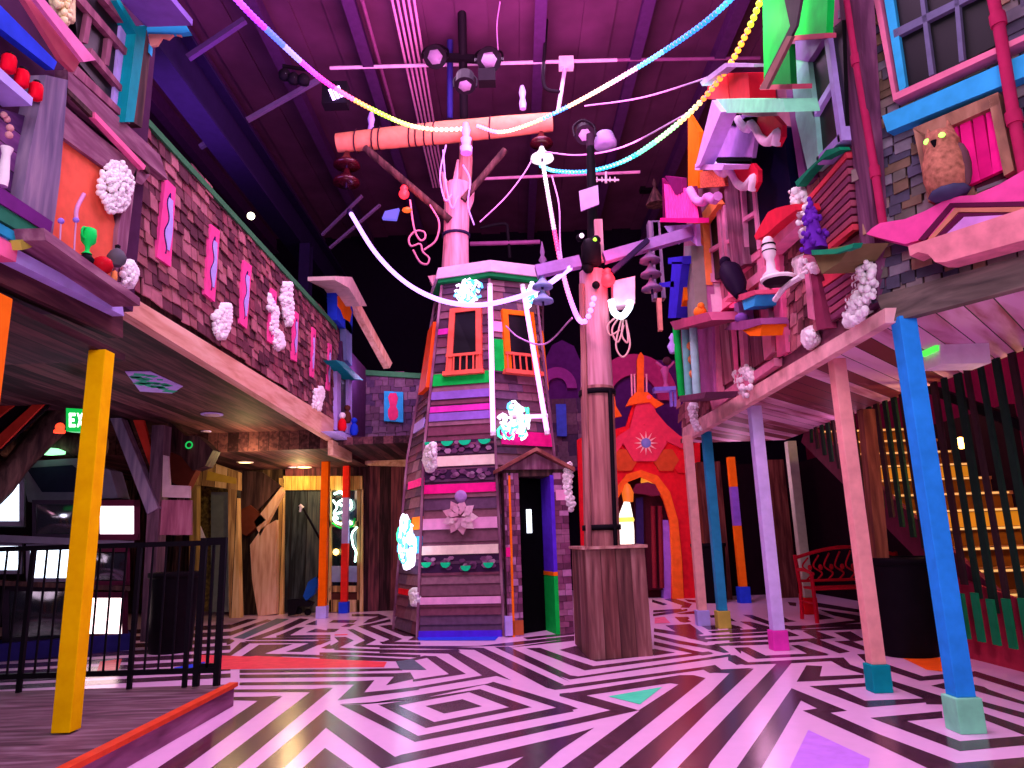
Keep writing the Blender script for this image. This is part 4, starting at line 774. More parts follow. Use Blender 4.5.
# ================= WOODEN POLE IN PLANTER
pb=T('planter_box','wooden plank planter box around the foot of the tall pole','planter box',(1.05,8.25,0))
q=[fl(575,644),fl(590,660),fl(653,656),fl(641,640)]; bt=[V((x.x,x.y,0)) for x in q]
qc=sum(bt,V())/4; Hb=1.09
tp=[V((qc.x+(p.x-qc.x)*.97,qc.y+(p.y-qc.y)*.97,Hb)) for p in bt]
bw=wood('planter_wood',['503034','7a4c4c','a07870'],(10,10,1)); k=0
for i in range(4):
    a,c_=bt[i],bt[(i+1)%4]; ta,tc=tp[i],tp[(i+1)%4]; n=4 if (a-c_).length>.5 else 3; nn=(c_-a).cross(V((0,0,1))).normalized()*-.03
    for j in range(n):
        s0,s1=j/n+.004,(j+1)/n-.004; O('plank',MB().hexa([a.lerp(c_,s0),a.lerp(c_,s1),a.lerp(c_,s1)+nn,a.lerp(c_,s0)+nn,ta.lerp(tc,s0),ta.lerp(tc,s1),ta.lerp(tc,s1)+nn,ta.lerp(tc,s0)+nn]),wood('planter_wood_'+'abc'[(j*2+i)%3],[['4c2e2e','704442','946864'],['5c3a3c','845856','a8827c'],['40282a','603e3c','825a54']][(j*2+i)%3],(10,10,1)),pb)
b=MB(); 
for i in range(4):
    a,c_=tp[i],tp[(i+1)%4]; b.bar(a+V((0,0,.015)),c_+V((0,0,.015)),.07,.03)
O('top_rim',b,wood('rim_wood',['8a5a58','b08478','c8a098'],(6,6,6)),pb)
wp=T('utility_pole','tall banded wooden pole standing in the planter box','pole',(qc.x,qc.y,.1))
pc0=V((qc.x-.1,qc.y,0)); ptop=at(590,190,8.25); ptop.y=qc.y
xs=lambda z:pc0.x+(at(594,300,qc.y).x-pc0.x)*z/4.
b=MB(); b.tube([V((xs(z),qc.y,z)) for z in (.05,1.2,2.,2.95)],[.21,.205,.2,.2],18); O('lower_shaft',b,darkpole,wp)
b=MB(); b.tube([V((xs(z),qc.y,z)) for z in (2.9,3.5,4.4)],[.195,.18,.17],18); O('upper_shaft',b,polew,wp)
b=MB(); b.tube([V((xs(z)+.02,qc.y+.03,z)) for z in (4.35,5.2,6.3)],[.09,.065,.05],12); O('steel_mast',b,blackp,wp)
for z in (1.32,2.88): O('steel_band',MB().lathe(V((xs(z),qc.y,z)),[(.2,-.03),(.222,-.03),(.222,.03),(.2,.03)],20),blackp,wp)
O('conduit',MB().tube([V((xs(z)-.16,qc.y-.15,z)) for z in (.1,2,4.2)],.035,8),darkpole,wp); O('conduit',MB().tube([V((xs(z)+.13,qc.y-.17,z)) for z in (.1,2.9)],.025,8),blackp,wp)
YW=qc.y-.22
bb=lambda x,y:at(x,y,YW)
O('crossarm',MB().bar(bb(536,272),bb(580,262),.12,.14),mat('arm_lilac','9a78b8',.6),wp); O('crossarm',MB().bar(at(604,258,YW),at(692,233,YW),.12,.13),mat('arm_lilac','9a78b8'),wp); O('arm_brace',MB().bar(at(612,272,YW-.08),at(648,240,YW-.08),.06,.06),steel,wp)
O('side_board',MB().bar(at(598,220,YW+.1),at(600,262,YW+.1),.1,.06),polew,wp)
O('indicator_light',MB().ball(bb(594,243)+V((0,-.1,0)),.025,n=8),em('led_dot_green','b0ff40',2.),wp); O('indicator_light',MB().ball(bb(581,239)+V((0,-.1,0)),.03,n=8),em('led_dot_white','ffd8ff',2.),wp)
O('transformer',MB().lathe(bb(591,250),[(.08,-.2),(.12,-.18),(.12,.05),(.09,.12),(.04,.14)],16),blackp,wp)
for x,y,r in ((580,238,.05),(596,240,.06),(588,268,.07),(596,285,.05)): O('pole_fitting',MB().ball(bb(x,y),r),blackp,wp)
O('notice_plate',MB().prism([bb(579,191),bb(598,185),bb(599,204),bb(581,211)],(0,.02,0)),mat('plate_lilac','c8a8e0',.5),wp)
for lb,x,y,m1,n in (('three tier pale bell insulator hanging off the right crossarm end',649,250,mat('bell_lilac','7a5c86',.4),3),('bluish bell insulator hanging off the left crossarm end',542,276,mat('bell_blue','88a0d0',.3),2)): bells(lb,x,y,YW,m1,m1,n,.75)
O('spike_insulator',MB().lathe(bb(543,268),[(.05,0),(.02,.05),(.05,.1),(.02,.16),(.03,.2),(.005,.34)],10),mat('bell_lilac','7a5c86'),wp)
bx=T('junction_box','white metal box with lit underside hanging right of the pole','box',bb(625,300)); O('case',MB().prism([bb(613,281),bb(635,276),bb(635,303),bb(614,306)],(0,.2,0)),mat('box_pinkwhite','ecc8d8',.5),bx)
O('lit_coil',MB().tube(catm([at(x,y,YW-.05) for x,y in [(611,300),(614,312),(622,316),(629,308),(630,301)]]),.04,8),em('coil_glow','d8e8ff',4.),bx)
b=MB()
for pts in ([(620,315),(612,330),(618,342),(624,325)],[(624,315),(622,335),(628,342),(626,320)],[(622,316),(616,345),(623,357),(630,345),(626,320)],[(620,314),(608,325),(610,335),(620,330)]): b.tube(catm([at(x,y,YW-.02) for x,y in pts]),.012,5)
O('cables',b,mat('cable_cream','e0b8b0',.5),bx)
O('red_lamp',MB().ball(bb(608,280),.085,n=12).lathe(bb(608,280),[(.05,.06),(.06,.1),(.03,.14)],12),em('red_bulb','ff2030',4.),None,'glowing red bulb on the pole beside white box','lamp')
O('red_lamp',MB().ball(at(404,194,10.3),.08,n=12).lathe(at(404,194,10.3),[(.05,.06),(.06,.1),(.03,.14)],12),em('red_bulb','ff2030',4.),None,'glowing red bulb left of the rooftop pole','lamp')
O('amber_lamp',MB().ball(at(407,210,10.3),.06,n=10,sq=(1.3,1,.7)),em('amber_bulb','ff5a18',1.6),None,'small orange lamp just under the left red bulb','lamp')
O('hanging_cable',MB().tube(catm([at(x,y,10.35) for x,y in [(410,200),(414,228),(420,240),(425,238),(424,232),(416,231),(409,238),(411,246),(420,244),(423,252),(429,258),(427,264),(420,262),(413,250)]]),.016,6).tube(catm([at(x,y,10.35) for x,y in [(424,250),(436,240),(439,222),(430,205)]]),.016,6),mat('cable_rose','c88098',.5),None,'looped pink cable hanging left of the rooftop pole','cable')
# ================= RIGHT FRONT (plane R faces -x, plane N is the near angled front)
R=PL((2.6,0,0),(0,1,0),(-1,0,0)); Nn=PL((2.6,4.78,0),(.585,-.811,0),(-.811,-.585,0))
rf=T('painted_house_front','long right upstairs house front in pinks with windows, shelves and shingles','house front',(2.7,8,2.6))
O('wall_core',panel(R,[(884,322),(684,440),(681,330),(684,240),(692,190),(700,170),(735,108),(760,88),(800,-10),(848,-10),(862,100),(874,210)],-.02,-.2),mat('wall_rose','9a6078',.7),rf)
soffR=wood('pink_soffit',['7a3440','a85c70','d098b4','e4b8d4'],(4,.6,4),plank=(0,.17),rough=.6,rotz=.75,tone=1.1)
b=MB(); b.prism([V((2.58,11.1,2.6)),V((2.58,4.78,2.6)),V((3.6,3.37,2.6)),V((4.2,3.3,2.6)),V((4.2,11.1,2.6))],(0,0,.06)); O('soffit',b,soffR,rf)
O('fascia_board',panel(R,[(885,308),(885,323),(682,443),(683,428)],.06,-.02),mat('fascia_pink','ecb4b0',.7,noise=.3,scale=5,bump=.3),rf)
shm=isl('rose_shingle_tones',['a05a64','7c444e','b87078','6c3c48','8c5058','c48088'])
O('shingles',shingles(R,[(762,215),(835,180),(842,318),(776,362),(768,300)],.13,.1),shm,rf)
O('shingles',shingles(R,[(680,404),(712,388),(712,418),(684,434)],.2,.11),shm,rf)
O('corner_post',panel(R,[(838,-12),(858,-30),(878,300),(866,312)],.05,-.05),wood('plum_post',['4a2840','6a3c5c','8a5474'],(9,9,1)),rf)
bw_=wood('rose_boards',['84485c','b07084','d098a4'],(8,8,1),plank=(1,.35))
O('board_panel',panel(R,[(690,262),(766,214),(772,356),(700,400)],.02,-.01),bw_,rf)
for q in ([(762,140),(770,138),(786,352),(777,357)],[(752,195),(758,190),(772,352),(764,360)],[(722,210),(728,206),(742,378),(735,382)],[(703,240),(710,236),(719,392),(711,396)],[(736,320),(742,318),(745,372),(739,376)]): O('pink_batten',panel(R,q,.07,0),pink if q[0][0] in(762,722) else mat('batten_rose','e08aa8',.6),rf)
for q in ([(722,300),(770,262),(771,272),(722,310)],[(710,400),(774,358),(774,366),(712,410)],[(735,268),(760,248),(760,256),(736,276)]): O('pink_rail',panel(R,q,.08,0),mat('batten_rose','e08aa8',.6),rf)
# louvred bay: slats
for nm,q0,q1,n,m1 in (('upper',[(800,206),(846,152)],[(820,258),(853,232)],10,0),('lower',[(822,282),(852,262)],[(832,322),(864,298)],6,0)):
    (ax,ay),(bx_,by)=q0; (cx_,cy_),(dx_,dy_)=q1
    O('louvre_backing',panel(R,[(ax-2,ay),(bx_,by),(dx_+3,dy_),(cx_,cy_)],.03,-.01),mat('louvre_dark','5a2038',.7),rf)
    for i in range(n):
        t0,t1=i/n,(i+.72)/n; L=lambda s,v:(ax+(cx_-ax)*v+s*((bx_+(dx_-bx_)*v)-(ax+(cx_-ax)*v)), ay+(cy_-ay)*v+s*((by+(dy_-by)*v)-(ay+(cy_-ay)*v)))
        O('slat',panel(R,[L(0,t0),L(1,t0),L(1,t1),L(0,t1)],.07,.02),(redp if 0 else mat('slat_red','e0485c',.6)) if i in(0,9) else [mat('slat_rose','a85068',.6),mat('slat_plum','844060',.6)][i%2],rf)
O('red_board',panel(R,[(822,268),(850,246),(852,262),(826,286)],.06,0),mat('slat_red','e0485c'),rf)
O('bay_post',panel(R,[(808,272),(817,276),(826,328),(817,330)],.09,0),mat('plum_upright','8c3858',.6),rf); O('bay_post',panel(R,[(803,255),(808,258),(814,320),(808,318)],.1,0),mat('batten_rose','e08aa8'),rf)
# window in the bay
w=T('window_2','tall light green cased window in the right bay','window',R.px(815,150,.1),kind='structure')
O('pane',panel(R,[(800,55),(842,20),(846,140),(812,160)],.08,.0),glassd,w)
O('side_casing',panel(R,[(789,58),(808,62),(815,120),(819,162),(808,172),(796,120)],.12,0),mat('casing_pale_green','94dcc4',.55),w); O('top_casing',panel(R,[(789,58),(796,40),(826,34),(808,62)],.13,0),mat('casing_mauve','8a6aa8',.6),w)
for q in ([(812,112),(830,82),(831,88),(814,118)],[(824,40),(828,38),(842,140),(838,144)],[(816,158),(839,134),(840,141),(818,165)]): O('sash_bar',panel(R,q,.12,0),lilac,w)
O('outer_stile',panel(R,[(786,90),(792,90),(806,178),(800,186)],.1,0),mat('stile_plum','7a4a80',.6),w)
# green gable hood
gh=T('green_gable_hood','bright green gabled hood over the right bay window','hood',R.px(795,80,.3))
O('front_board',panel(R,[(762,-30),(764,85),(790,26),(778,-30)],.56,.5),green,gh); O('side_board',panel(R,[(787,38),(800,-30),(830,-50),(826,36)],.25,.2),green,gh)
O('shake_edge',panel(R,[(778,-30),(790,26),(764,78),(768,84),(796,26),(806,-30)],.575,.555),mat('shake_dark','4a4048',.8),gh); O('rim',panel(R,[(786,36),(825,33),(825,38),(786,41)],.3,.22),mat('rim_rose','c05068',.6),gh); O('rim',panel(R,[(760,85),(792,84),(792,89),(760,90)],.45,.3),mat('rim_rose','c05068',.6),gh); O('verge_board',panel(R,[(787,36),(792,36),(766,89),(759,89)],.585,.56),mat('verge_brown','8a5a5c',.7),gh); O('soffit_board',panel(R,[(766,86),(789,44),(791,86)],.3,.25),mat('dim_green','127a34',.6),gh)
# wavy green trim under window, shelf with green top, purple plant
O('wavy_trim',panel(R,[(795,182),(812,165),(818,160),(826,150),(838,147),(840,150),(832,154),(824,158),(816,164),(806,175),(797,187)],.13,.05),mat('trim_green','1a9a68',.55),None,'green wavy edged board under the bay window','trim board')
sh=T('wall_shelf','olive shelf with green front edge on the louvred bay','shelf',R.px(830,262,.2)); O('board',panel(R,[(812,252),(852,244),(840,262),(822,274)],.3,.05),olive if 0 else mat('shelf_olive','7a7248',.7),sh); O('front_edge',panel(R,[(811,250),(836,249),(854,243),(852,248),(834,254),(812,255)],.34,.28),mat('trim_green','1a9a68'),sh)
c=R.px(816,250,.28); b=MB(); b.lathe(c,[(.09,0),(.05,.2),(.01,.42)],8)
for i in range(60): z=random.random(); r=.12*(1-z); b.ball(c+V((random.uniform(-r,r),random.uniform(-r,r),z*.42)),.022,n=5)
O('purple_cone_plant',b,mat('plant_purple','6a2ab0',.6),None,'purple spiky cone plant on the green edged shelf','plant')
for q,lb,n in (([(790,192),(800,189),(810,204),(812,214),(808,226),(806,236),(801,232),(795,212)],'tall white foam blob left of the upper louvres',60),([(858,268),(866,259),(875,268),(876,290),(866,312),(856,326),(847,322),(850,300),(858,292)],'big white foam blob by the right corner post',90),([(806,334),(813,330),(816,340),(810,345),(806,341)],'small white foam knot on the fascia under the shingles',14),([(735,372),(746,366),(754,374),(750,392),(746,397),(738,386)],'white foam blob where lavender post meets the fascia',40),([(690,406),(698,404),(697,418),(702,430),(698,431),(693,420)],'white foam streak at the far end of the right fascia',24),([(796,262),(806,258),(816,268),(818,274),(800,274)],'white foam at the left end of the green edged shelf',26)): O('foam_blob',foam(R,q,.04,.34 if q[0]==(790,192) else .16,n),foamm,None,lb,'foam decoration','white foam on the right front')
# disc with white column bust
t=T('wall_disc','dark disc shelf with white rim holding a bust','shelf',R.px(778,280,.25)); c=R.px(778,279,.28); O('disc',MB().lathe(c,[(.0,-.05),(.12,-.04),(.135,-.01),(.13,.0)],22),mat('disc_dark','2a1a24',.5),t); O('rim',MB().lathe(c,[(.135,-.02),(.147,-.01),(.147,.01),(.13,.01)],24),white,t)
bz=mat('bust_white','e8dce4',.5); c=R.px(772,277,.3); t=T('white_bust','small white column bust with dark bands on the disc shelf','bust',c); O('body',MB().lathe(c,[(.07,0),(.08,.02),(.04,.06),(.035,.16),(.055,.2),(.06,.27),(.045,.31),(.05,.34),(.03,.37)],16),bz,t)
for z in (.24,.3): O('band',MB().lathe(c,[(.059,z-.006),(.064,z),(.059,z+.006)],16),blackp,t)
O('foam_drip',MB().tube(catm([R.px(x,y,.2) for x,y in [(802,276),(792,282),(784,288),(775,300)]]),.025,7),foamm,None,'thin white drip hanging below the disc shelf','drip')
# red wavy canopy and pink board
t=T('red_canopy','red wavy topped canopy over a pink board, middle of right front','canopy',R.px(775,225,.2)); O('canopy',panel(R,[(754,236),(762,222),(768,212),(776,208),(784,206),(794,204),(796,210),(780,222),(764,236),(756,240)],.3,.1),mat('canopy_red','d02840',.55),t); O('pink_board',panel(R,[(762,245),(796,212),(801,222),(766,255)],.2,.05),mat('board_rose','f08cb4',.55),t); O('red_strip',panel(R,[(760,240),(790,212),(794,214),(764,246)],.22,.15),mat('slat_red','e0485c'),t)
# balcony box: mint and lavender framed canopy with scroll brackets
bc=T('framed_canopy','mint and lavender framed canopy box with red scroll brackets, upper right','canopy',R.px(740,130,.4))
O('mint_edge',panel(R,[(716,99),(783,99),(786,112),(720,113)],.55,.3),mint,bc); O('lavender_edge',panel(R,[(712,100),(721,112),(700,164),(695,168)],.6,.45),mat('edge_lavender','d8b0f0',.55),bc); O('underside',panel(R,[(718,113),(758,117),(752,158),(704,158)],.3,.26),mat('under_lilac','a880c0',.6),bc); O('dark_slot',panel(R,[(719,112),(738,114),(734,126),(718,124)],.32,.28),dark,bc); O('lower_edge',panel(R,[(695,164),(724,165),(722,170),(695,170)],.55,.3),mat('edge_lavender','d8b0f0'),bc); O('dark_board',panel(R,[(700,157),(752,157),(752,164),(698,164)],.3,.26),dark,bc)
def scroll(x,y):
    S0=[(0,0),(6,-4),(34,-5),(42,4),(42,16),(37,26),(35,18),(30,20),(24,18),(20,12),(16,6),(10,8)]
    O('scroll_bracket',panel(R,[(x+a,y+c) for a,c in S0],.3,.26),mat('scroll_red','d82040',.5),bc)
    b=MB(); b.tube(catm([R.px(x+a,y+c,.31) for a,c in [(-2,-2),(2,4),(8,8),(11,3),(16,8),(21,17),(28,21),(34,16),(38,12),(36,24)]],5),.042,7); O('white_scroll_edge',b,lilac if 0 else mat('edge_white','f0dcf0',.5),bc)
scroll(740,121); scroll(716,166)
b=MB(); b.lathe(R.px(766,128,.28),[(.02,-.01),(.05,0),(.02,.01)],12,axis=(1,0,0)); b.lathe(R.px(742,171,.28),[(.02,-.01),(.05,0),(.02,.01)],12,axis=(1,0,0)); O('rosette',b,cream,bc)
rb=T('red_cabin','red boarded box standing above the framed canopy','cabin',R.px(730,98,.1)); O('board',panel(R,[(709,78),(727,74),(729,99),(706,99)],.25,0),mat('cabin_red','d82838',.6),rb); O('board',panel(R,[(728,73),(748,73),(750,99),(730,99)],.25,0),mat('cabin_red2','c01c30',.6),rb); O('roof_bar',panel(R,[(700,82),(725,63),(754,64),(754,67),(727,67),(702,86)],.4,.3),mat('roof_lilac','a890b8',.6),rb)
O('dark_doorway',panel(R,[(750,122),(783,128),(793,202),(774,228),(758,230)],.12,.0),mat('night_blue','0c0a28',.6),None,'dark doorway strip under the right scroll bracket','doorway')
O('orange_post',panel(R,[(688,114),(699,132),(698,188),(688,190)],.16,.1),orange,None,'orange flat board at left of framed canopy','board')
O('orange_lattice',panel(R,[(700,172),(722,168),(725,186),(700,188)],.2,.05),mat('lattice_coral','e86850',.6,noise=.5,scale=40),None,'coral lattice box below the framed canopy','box')
for q,nm in (([(706,216),(716,210),(721,276),(711,282)],'window_3'),([(741,178),(750,172),(757,250),(745,258)],'window_4'),([(724,205),(729,202),(736,270),(729,276)],'window_5')):
    w=T(nm,'narrow dark window in the right front','window',R.px(*q[3],0),kind='structure'); O('pane',panel(R,q,.09,.0),glassd,w)
    (ax,ay),(bx_,by),(cx_,cy_),(dx_,dy_)=q
    for qq in ([(ax-3,ay+2),(ax,ay),(dx_,dy_),(dx_-3,dy_+2)],[(bx_,by),(bx_+3,by-2),(cx_+3,cy_-2),(cx_,cy_)],[((ax+dx_)/2,(ay+dy_)/2),((bx_+cx_)/2,(by+cy_)/2),((bx_+cx_)/2,(by+cy_)/2+4),((ax+dx_)/2,(ay+dy_)/2+4)]): O('frame',panel(R,qq,.14,.0),mat('frame_rose','d890b4',.6),w)
O('mauve_column',panel(R,[(723,180),(736,172),(744,264),(732,272)],.16,0),wood('mauve_upright',[]),None,'mauve wooden column between the narrow right windows','column')
O('orange_casing',panel(R,[(693,224),(714,198),(718,204),(703,225),(706,285),(698,285)],.2,.12),mat('casing_orange','f08a50',.6),None,'orange arched casing beside striped pink roof','casing')
O('white_board',panel(R,[(698,280),(708,276),(713,312),(702,318)],.15,0),mat('board_pinkwhite','f4c8e0',.6),None,'pinkish white board below the orange casing','board')
# striped pink roof
sr_=T('striped_pink_roof','little hot pink corrugated roof with lilac scroll bracket','roof',R.px(680,222,.4))
b=MB(); 
for i in range(11):
    s=i/11; e=(i+.55)/11; f=lambda s,v:(664+(694-664)*s+(v*(4 if s>.5 else 2)), 184+6*s+(222-184-6*s)*v); b.prism([R.px(*f(s,0),.42),R.px(*f(e,0),.42),R.px(*f(e,1),.5),R.px(*f(s,1),.5)],(.03,0,0))
O('ribs',b,mat('roof_hot_pink','ff4aa8',.55),sr_); O('sheet',panel(R,[(662,178),(676,196),(694,186),(700,222),(663,222)],.4,.36),mat('roof_magenta','6a1048',.6),sr_); O('gable',panel(R,[(665,176),(682,178),(682,192),(676,196)],.44,.38),mat('gable_plum','7a1a60',.6),sr_); O('eave',panel(R,[(660,218),(698,218),(698,223),(660,222)],.52,.4),hotpink,sr_)
O('scroll_bracket',panel(R,[(664,226),(696,224),(697,246),(690,240),(684,238),(680,240),(676,234),(668,232)],.35,.3),lilac,sr_); b=MB(); c=R.px(679,237,.36); b.tube([c+V((0,math.cos(t)*.07,math.sin(t)*.07)) for t in [6.283*j/12 for j in range(13)]],.025,6); O('scroll',b,mat('edge_white','f0dcf0'),sr_)
O('scalloped_eave',MB().tube(catm([R.px(x,y,.45) for x,y in [(690,190),(696,200),(703,202),(708,197),(714,200),(718,196)]],5),.05,7),mat('edge_lilac2','d890d8',.5),None,'lilac scalloped trim right of the pink striped roof','trim board')
# blue pieces and green columned balconette
bl=T('blue_balconette','deep blue stepped balconette with orange lattice under lilac bracket','balconette',R.px(672,290,.4))
for q in ([(668,258),(683,256),(683,264),(668,264)],[(659,283),(674,281),(674,287),(660,287)],[(672,262),(682,262),(676,318),(668,318)]): O('blue_board',panel(R,q,.45,.3),mat('deep_blue','3a30c8',.55),bl)
O('orange_lattice',panel(R,[(675,276),(682,266),(684,300),(677,316)],.4,.3),orange,bl)
O('grey_green_column',panel(R,[(684,246),(691,246),(696,318),(688,320)],.35,.2),mat('column_sage','8a8a80',.6),None,'grey-green column right of the blue balconette','column')
O('striped_column',panel(R,[(692,246),(698,244),(704,314),(698,318)],.25,.1),mat('column_mauve','b06a9c',.6),None,'mauve column beside grey-green one','column')
gcb=T('columned_balconette','tiny balconette of green and teal columns at far end of right front','balconette',R.px(690,400,.3))
for x0_,x1_,m in ((676,682,green),(685,689,mat('col_teal','7ad0c4',.5)),(693,697,mat('col_aqua','98d8d0',.5))): O('column',MB().tube([R.px(x0_,326,.35),R.px(x1_,396,.35)],.05,10),m,gcb)
O('top_board',panel(R,[(670,322),(708,312),(712,320),(674,330)],.5,.15),mat('board_plum','a85070',.6),gcb); O('base_board',panel(R,[(679,396),(706,392),(704,398),(680,402)],.5,.15),mat('board_dusk','6a4058',.6),gcb); O('orange_beads',MB().ball(R.px(691,346,.3),.06).ball(R.px(691,360,.3),.07).ball(R.px(692,374,.3),.06),mat('bead_orange','e8985c',.5),gcb); O('backing',panel(R,[(683,328),(712,318),(714,392),(690,398)],.1,.02),mat('back_lilac','c070b0',.6),gcb)
O('lilac_finial',MB().lathe(R.px(673,346,.4),[(.05,-.1),(.08,0),(.03,.08),(.05,.12),(.01,.18)],12),lilac,None,'lilac finial left of the green column','finial')
t=T('orange_bird','small orange bird ornament on the pink ledge by the columns','ornament',R.px(700,316,.3)); O('body',MB().ball(R.px(700,312,.3),.08,n=10,sq=(1,1.2,.9)).ball(R.px(701,306,.3),.045,n=8),mat('bird_orange','f08a30',.5),t)
O('pink_ledge',panel(R,[(698,318),(720,312),(724,308),(716,318),(704,322)],.3,.05),mat('ledge_pink','d84a80',.6),None,'pink pointed ledge under the orange bird','shelf')
O('white_bracket',panel(R,[(734,398-94),(738,302),(740,322),(735,324)],.2,.05),lilac,None,'white and blue post between two small shelves','post')
for q,lb,m1,m2 in (([(725,302),(728,298),(754,290),(756,294),(744,310),(742,300)],'small shelf with blue-white edge under the raven',mat('shelf_red','c0506c',.6),skyb),([(724,330),(732,322),(760,318),(762,324),(750,336),(742,330)],'small orange-sided shelf below the raven shelf',mat('shelf_purple','8a4a7c',.6),orange)):
    s_=T('small_shelf',lb,'shelf',R.px(742,q[0][1],.2)); O('board',panel(R,q[:4]+[q[5]],.3,.05),m1,s_); O('side',panel(R,[q[5],(q[3][0],q[3][1]),(q[3][0]-2,q[3][1]+12),q[4]],.28,.05),m2,s_)
# raven
rv=T('raven','black raven figure perched on the small blue edged shelf','bird',R.px(738,296,.28)); rm=mat('raven_black','1c1028',.5)
b=MB(); P_=[R.px(x,y,.28) for x,y in [(740,296),(736,284),(730,272),(726,266)]]; b.tube(P_,[.05,.11,.12,.06],12); b.ball(P_[-1]+V((0,.02,.05)),.065,n=10); O('body',b,rm,rv)
O('beak',MB().tube([P_[-1]+V((0,.06,.05)),P_[-1]+V((-.02,.16,.02))],[.03,.004],8),rm,rv); O('tail',panel(R,[(738,292),(744,290),(747,300),(742,302)],.27,.24),rm,rv)
O('small_urn',MB().lathe(R.px(742,322,.26),[(.04,0),(.07,.03),(.06,.07),(.03,.09)],12),mat('urn_purple','7a4aa0',.5),None,'small purple urn on the orange-sided shelf','urn')
# ---- near angled front
nf2=T('shingled_corner_front','near right angled front clad in grey shingles under big window','house front',(2.9,4.3,2.6))
b=MB(); C0=V((2.62,4.78,2.62)); d=Nn.u; b.prism([C0,C0+d*2.4,C0+d*2.4+V((.3,.3,0)),C0+V((.2,.02,0))],(0,0,3.6)); O('wall_core',b,dwood,nf2)
O('shingles',shingles(Nn,[(845,-60),(1080,-140),(1080,270),(875,300)],.14,.072,0.,.45),shgrey,nf2)
O('bottom_fascia',panel(Nn,[(876,296),(1080,240),(1080,272),(886,323)],.05,-.03),wood('grey_fascia',['4a4440','6a6058','8a7a70'],(1.5,1.5,9)),nf2)
w=T('window_6','big dark window with blue casing and pink outer frame, upper right','window',Nn.px(940,80,0),kind='structure')
O('pane',panel(Nn,[(885,-20),(990,-60),(996,45),(902,92)],.05,.02),glassd,w)
O('blue_casing',panel(Nn,[(880,-25),(890,-25),(906,86),(900,95)],.09,.02),skyb,w); O('pink_casing',panel(Nn,[(872,-10),(878,-12),(896,94),(893,100)],.11,.02),mat('casing_pink','e07a9c',.6),w); O('pink_sill',panel(Nn,[(893,94),(1025,34),(1025,40),(893,101)],.14,.02),mat('casing_pink','e07a9c'),w); O('blue_apron',panel(Nn,[(882,116),(1060,38),(1060,62),(887,132)],.12,.02),mat('apron_blue','38b0e8',.5),w)
for q in ([(893,30),(985,-15),(985,-8),(894,38)],[(917,-25),(921,-25),(934,74),(929,76)],[(951,-40),(955,-40),(964,60),(959,62)]): O('muntin',panel(Nn,q,.09,.05),mat('muntin_slate','6a6888',.6),w)
def pipe(lb,q,r):
    t=T('pink_drainpipe',lb,'pipe',Nn.px(*q[-1],.16)); O('pipe',MB().tube([Nn.px(x,y,.16) for x,y in q],r,14),mat('pipe_pink','b02858',.5),t)
    for k in (1,2):
        p=Nn.px(*q[k],.16); O('collar',MB().lathe(p,[(r*1.3,-.04),(r*1.35,0),(r*1.3,.04)],14),mat('pipe_pink','b02858'),t)
pipe('crimson drainpipe left of the big window, slanting down to pink board',[(843,-30),(856,60),(875,172),(884,230)],.027); pipe('crimson drainpipe at the right edge crossing the blue apron',[(985,-40),(998,20),(1014,118),(1030,200)],.034)
nh=T('owl_niche','wooden framed niche with pink curtain on the angled front','niche',Nn.px(950,190,.05))
for q in ([(913,128),(998,92),(999,104),(924,138)],[(913,128),(925,134),(936,196),(928,202)],[(988,98),(998,94),(1014,170),(1004,176)]): O('frame',panel(Nn,q,.12,.02),wood('niche_wood',['6a4a40','9a7058','b88a70'],(6,6,2)),nh)
O('backing',panel(Nn,[(922,136),(992,102),(1006,178),(934,204)],.03,.01),mat('niche_dark','4a2030',.7),nh)
for i in range(4):
    x=946+i*13; b=MB(); b.prism([Nn.px(a,c,.08) for a,c in [(x,126-i*6),(x+10,120-i*6),(x+21,186-i*6),(x+8,192-i*6)]],Nn.n*-.04); O('curtain_fold',b,hotpink if i%2 else mat('curtain_pink','d81878',.6),nh)
ow=T('owl_figure','brown owl figure with glowing green eyes in the niche','owl',Nn.px(950,194,.2)); c=Nn.px(950,196,.2); om=mat('owl_brown','b0745c',.7,noise=.4,scale=30)
O('body',MB().lathe(c,[(.05,0),(.11,.04),(.13,.13),(.125,.24),(.1,.32),(.105,.36),(.08,.43),(.02,.46)],18),om,ow); O('wing',MB().ball(c+Nn.u*.1+V((0,0,.17)),.08,n=10,sq=(.6,.6,1.9)),mat('owl_wing','6a4850',.7),ow)
for sgn in (-1,1): O('eye',MB().ball(c+Nn.u*(.045*sgn)+Nn.n*.085+V((0,0,.37)),.02,n=10),em('owl_eye','a0ff60',2.5),ow); O('ear',MB().lathe(c+Nn.u*(.06*sgn)+V((0,0,.41)),[(.03,0),(.004,.09)],8),om,ow)
O('beak',MB().lathe(c+Nn.n*.1+V((0,0,.33)),[(.02,.02),(.003,-.03)],8),blackp,ow); O('perch',MB().ball(c+V((0,0,.02)),.12,n=10,sq=(1,1,.35)),mat('perch_slate','4a4a68',.7),ow)
wb=T('wavy_pink_sign_board','wavy edged pink board with nested chevron on the angled front','sign board',Nn.px(950,235,.1))
O('board',panel(Nn,[(866,234),(872,228),(880,223),(905,219),(925,211),(945,200),(960,196),(975,195),(1000,184),(1024,170),(1080,130),(1080,195),(905,244),(880,238)],.2,.05),mat('board_hot_rose','e8509c',.55),wb)
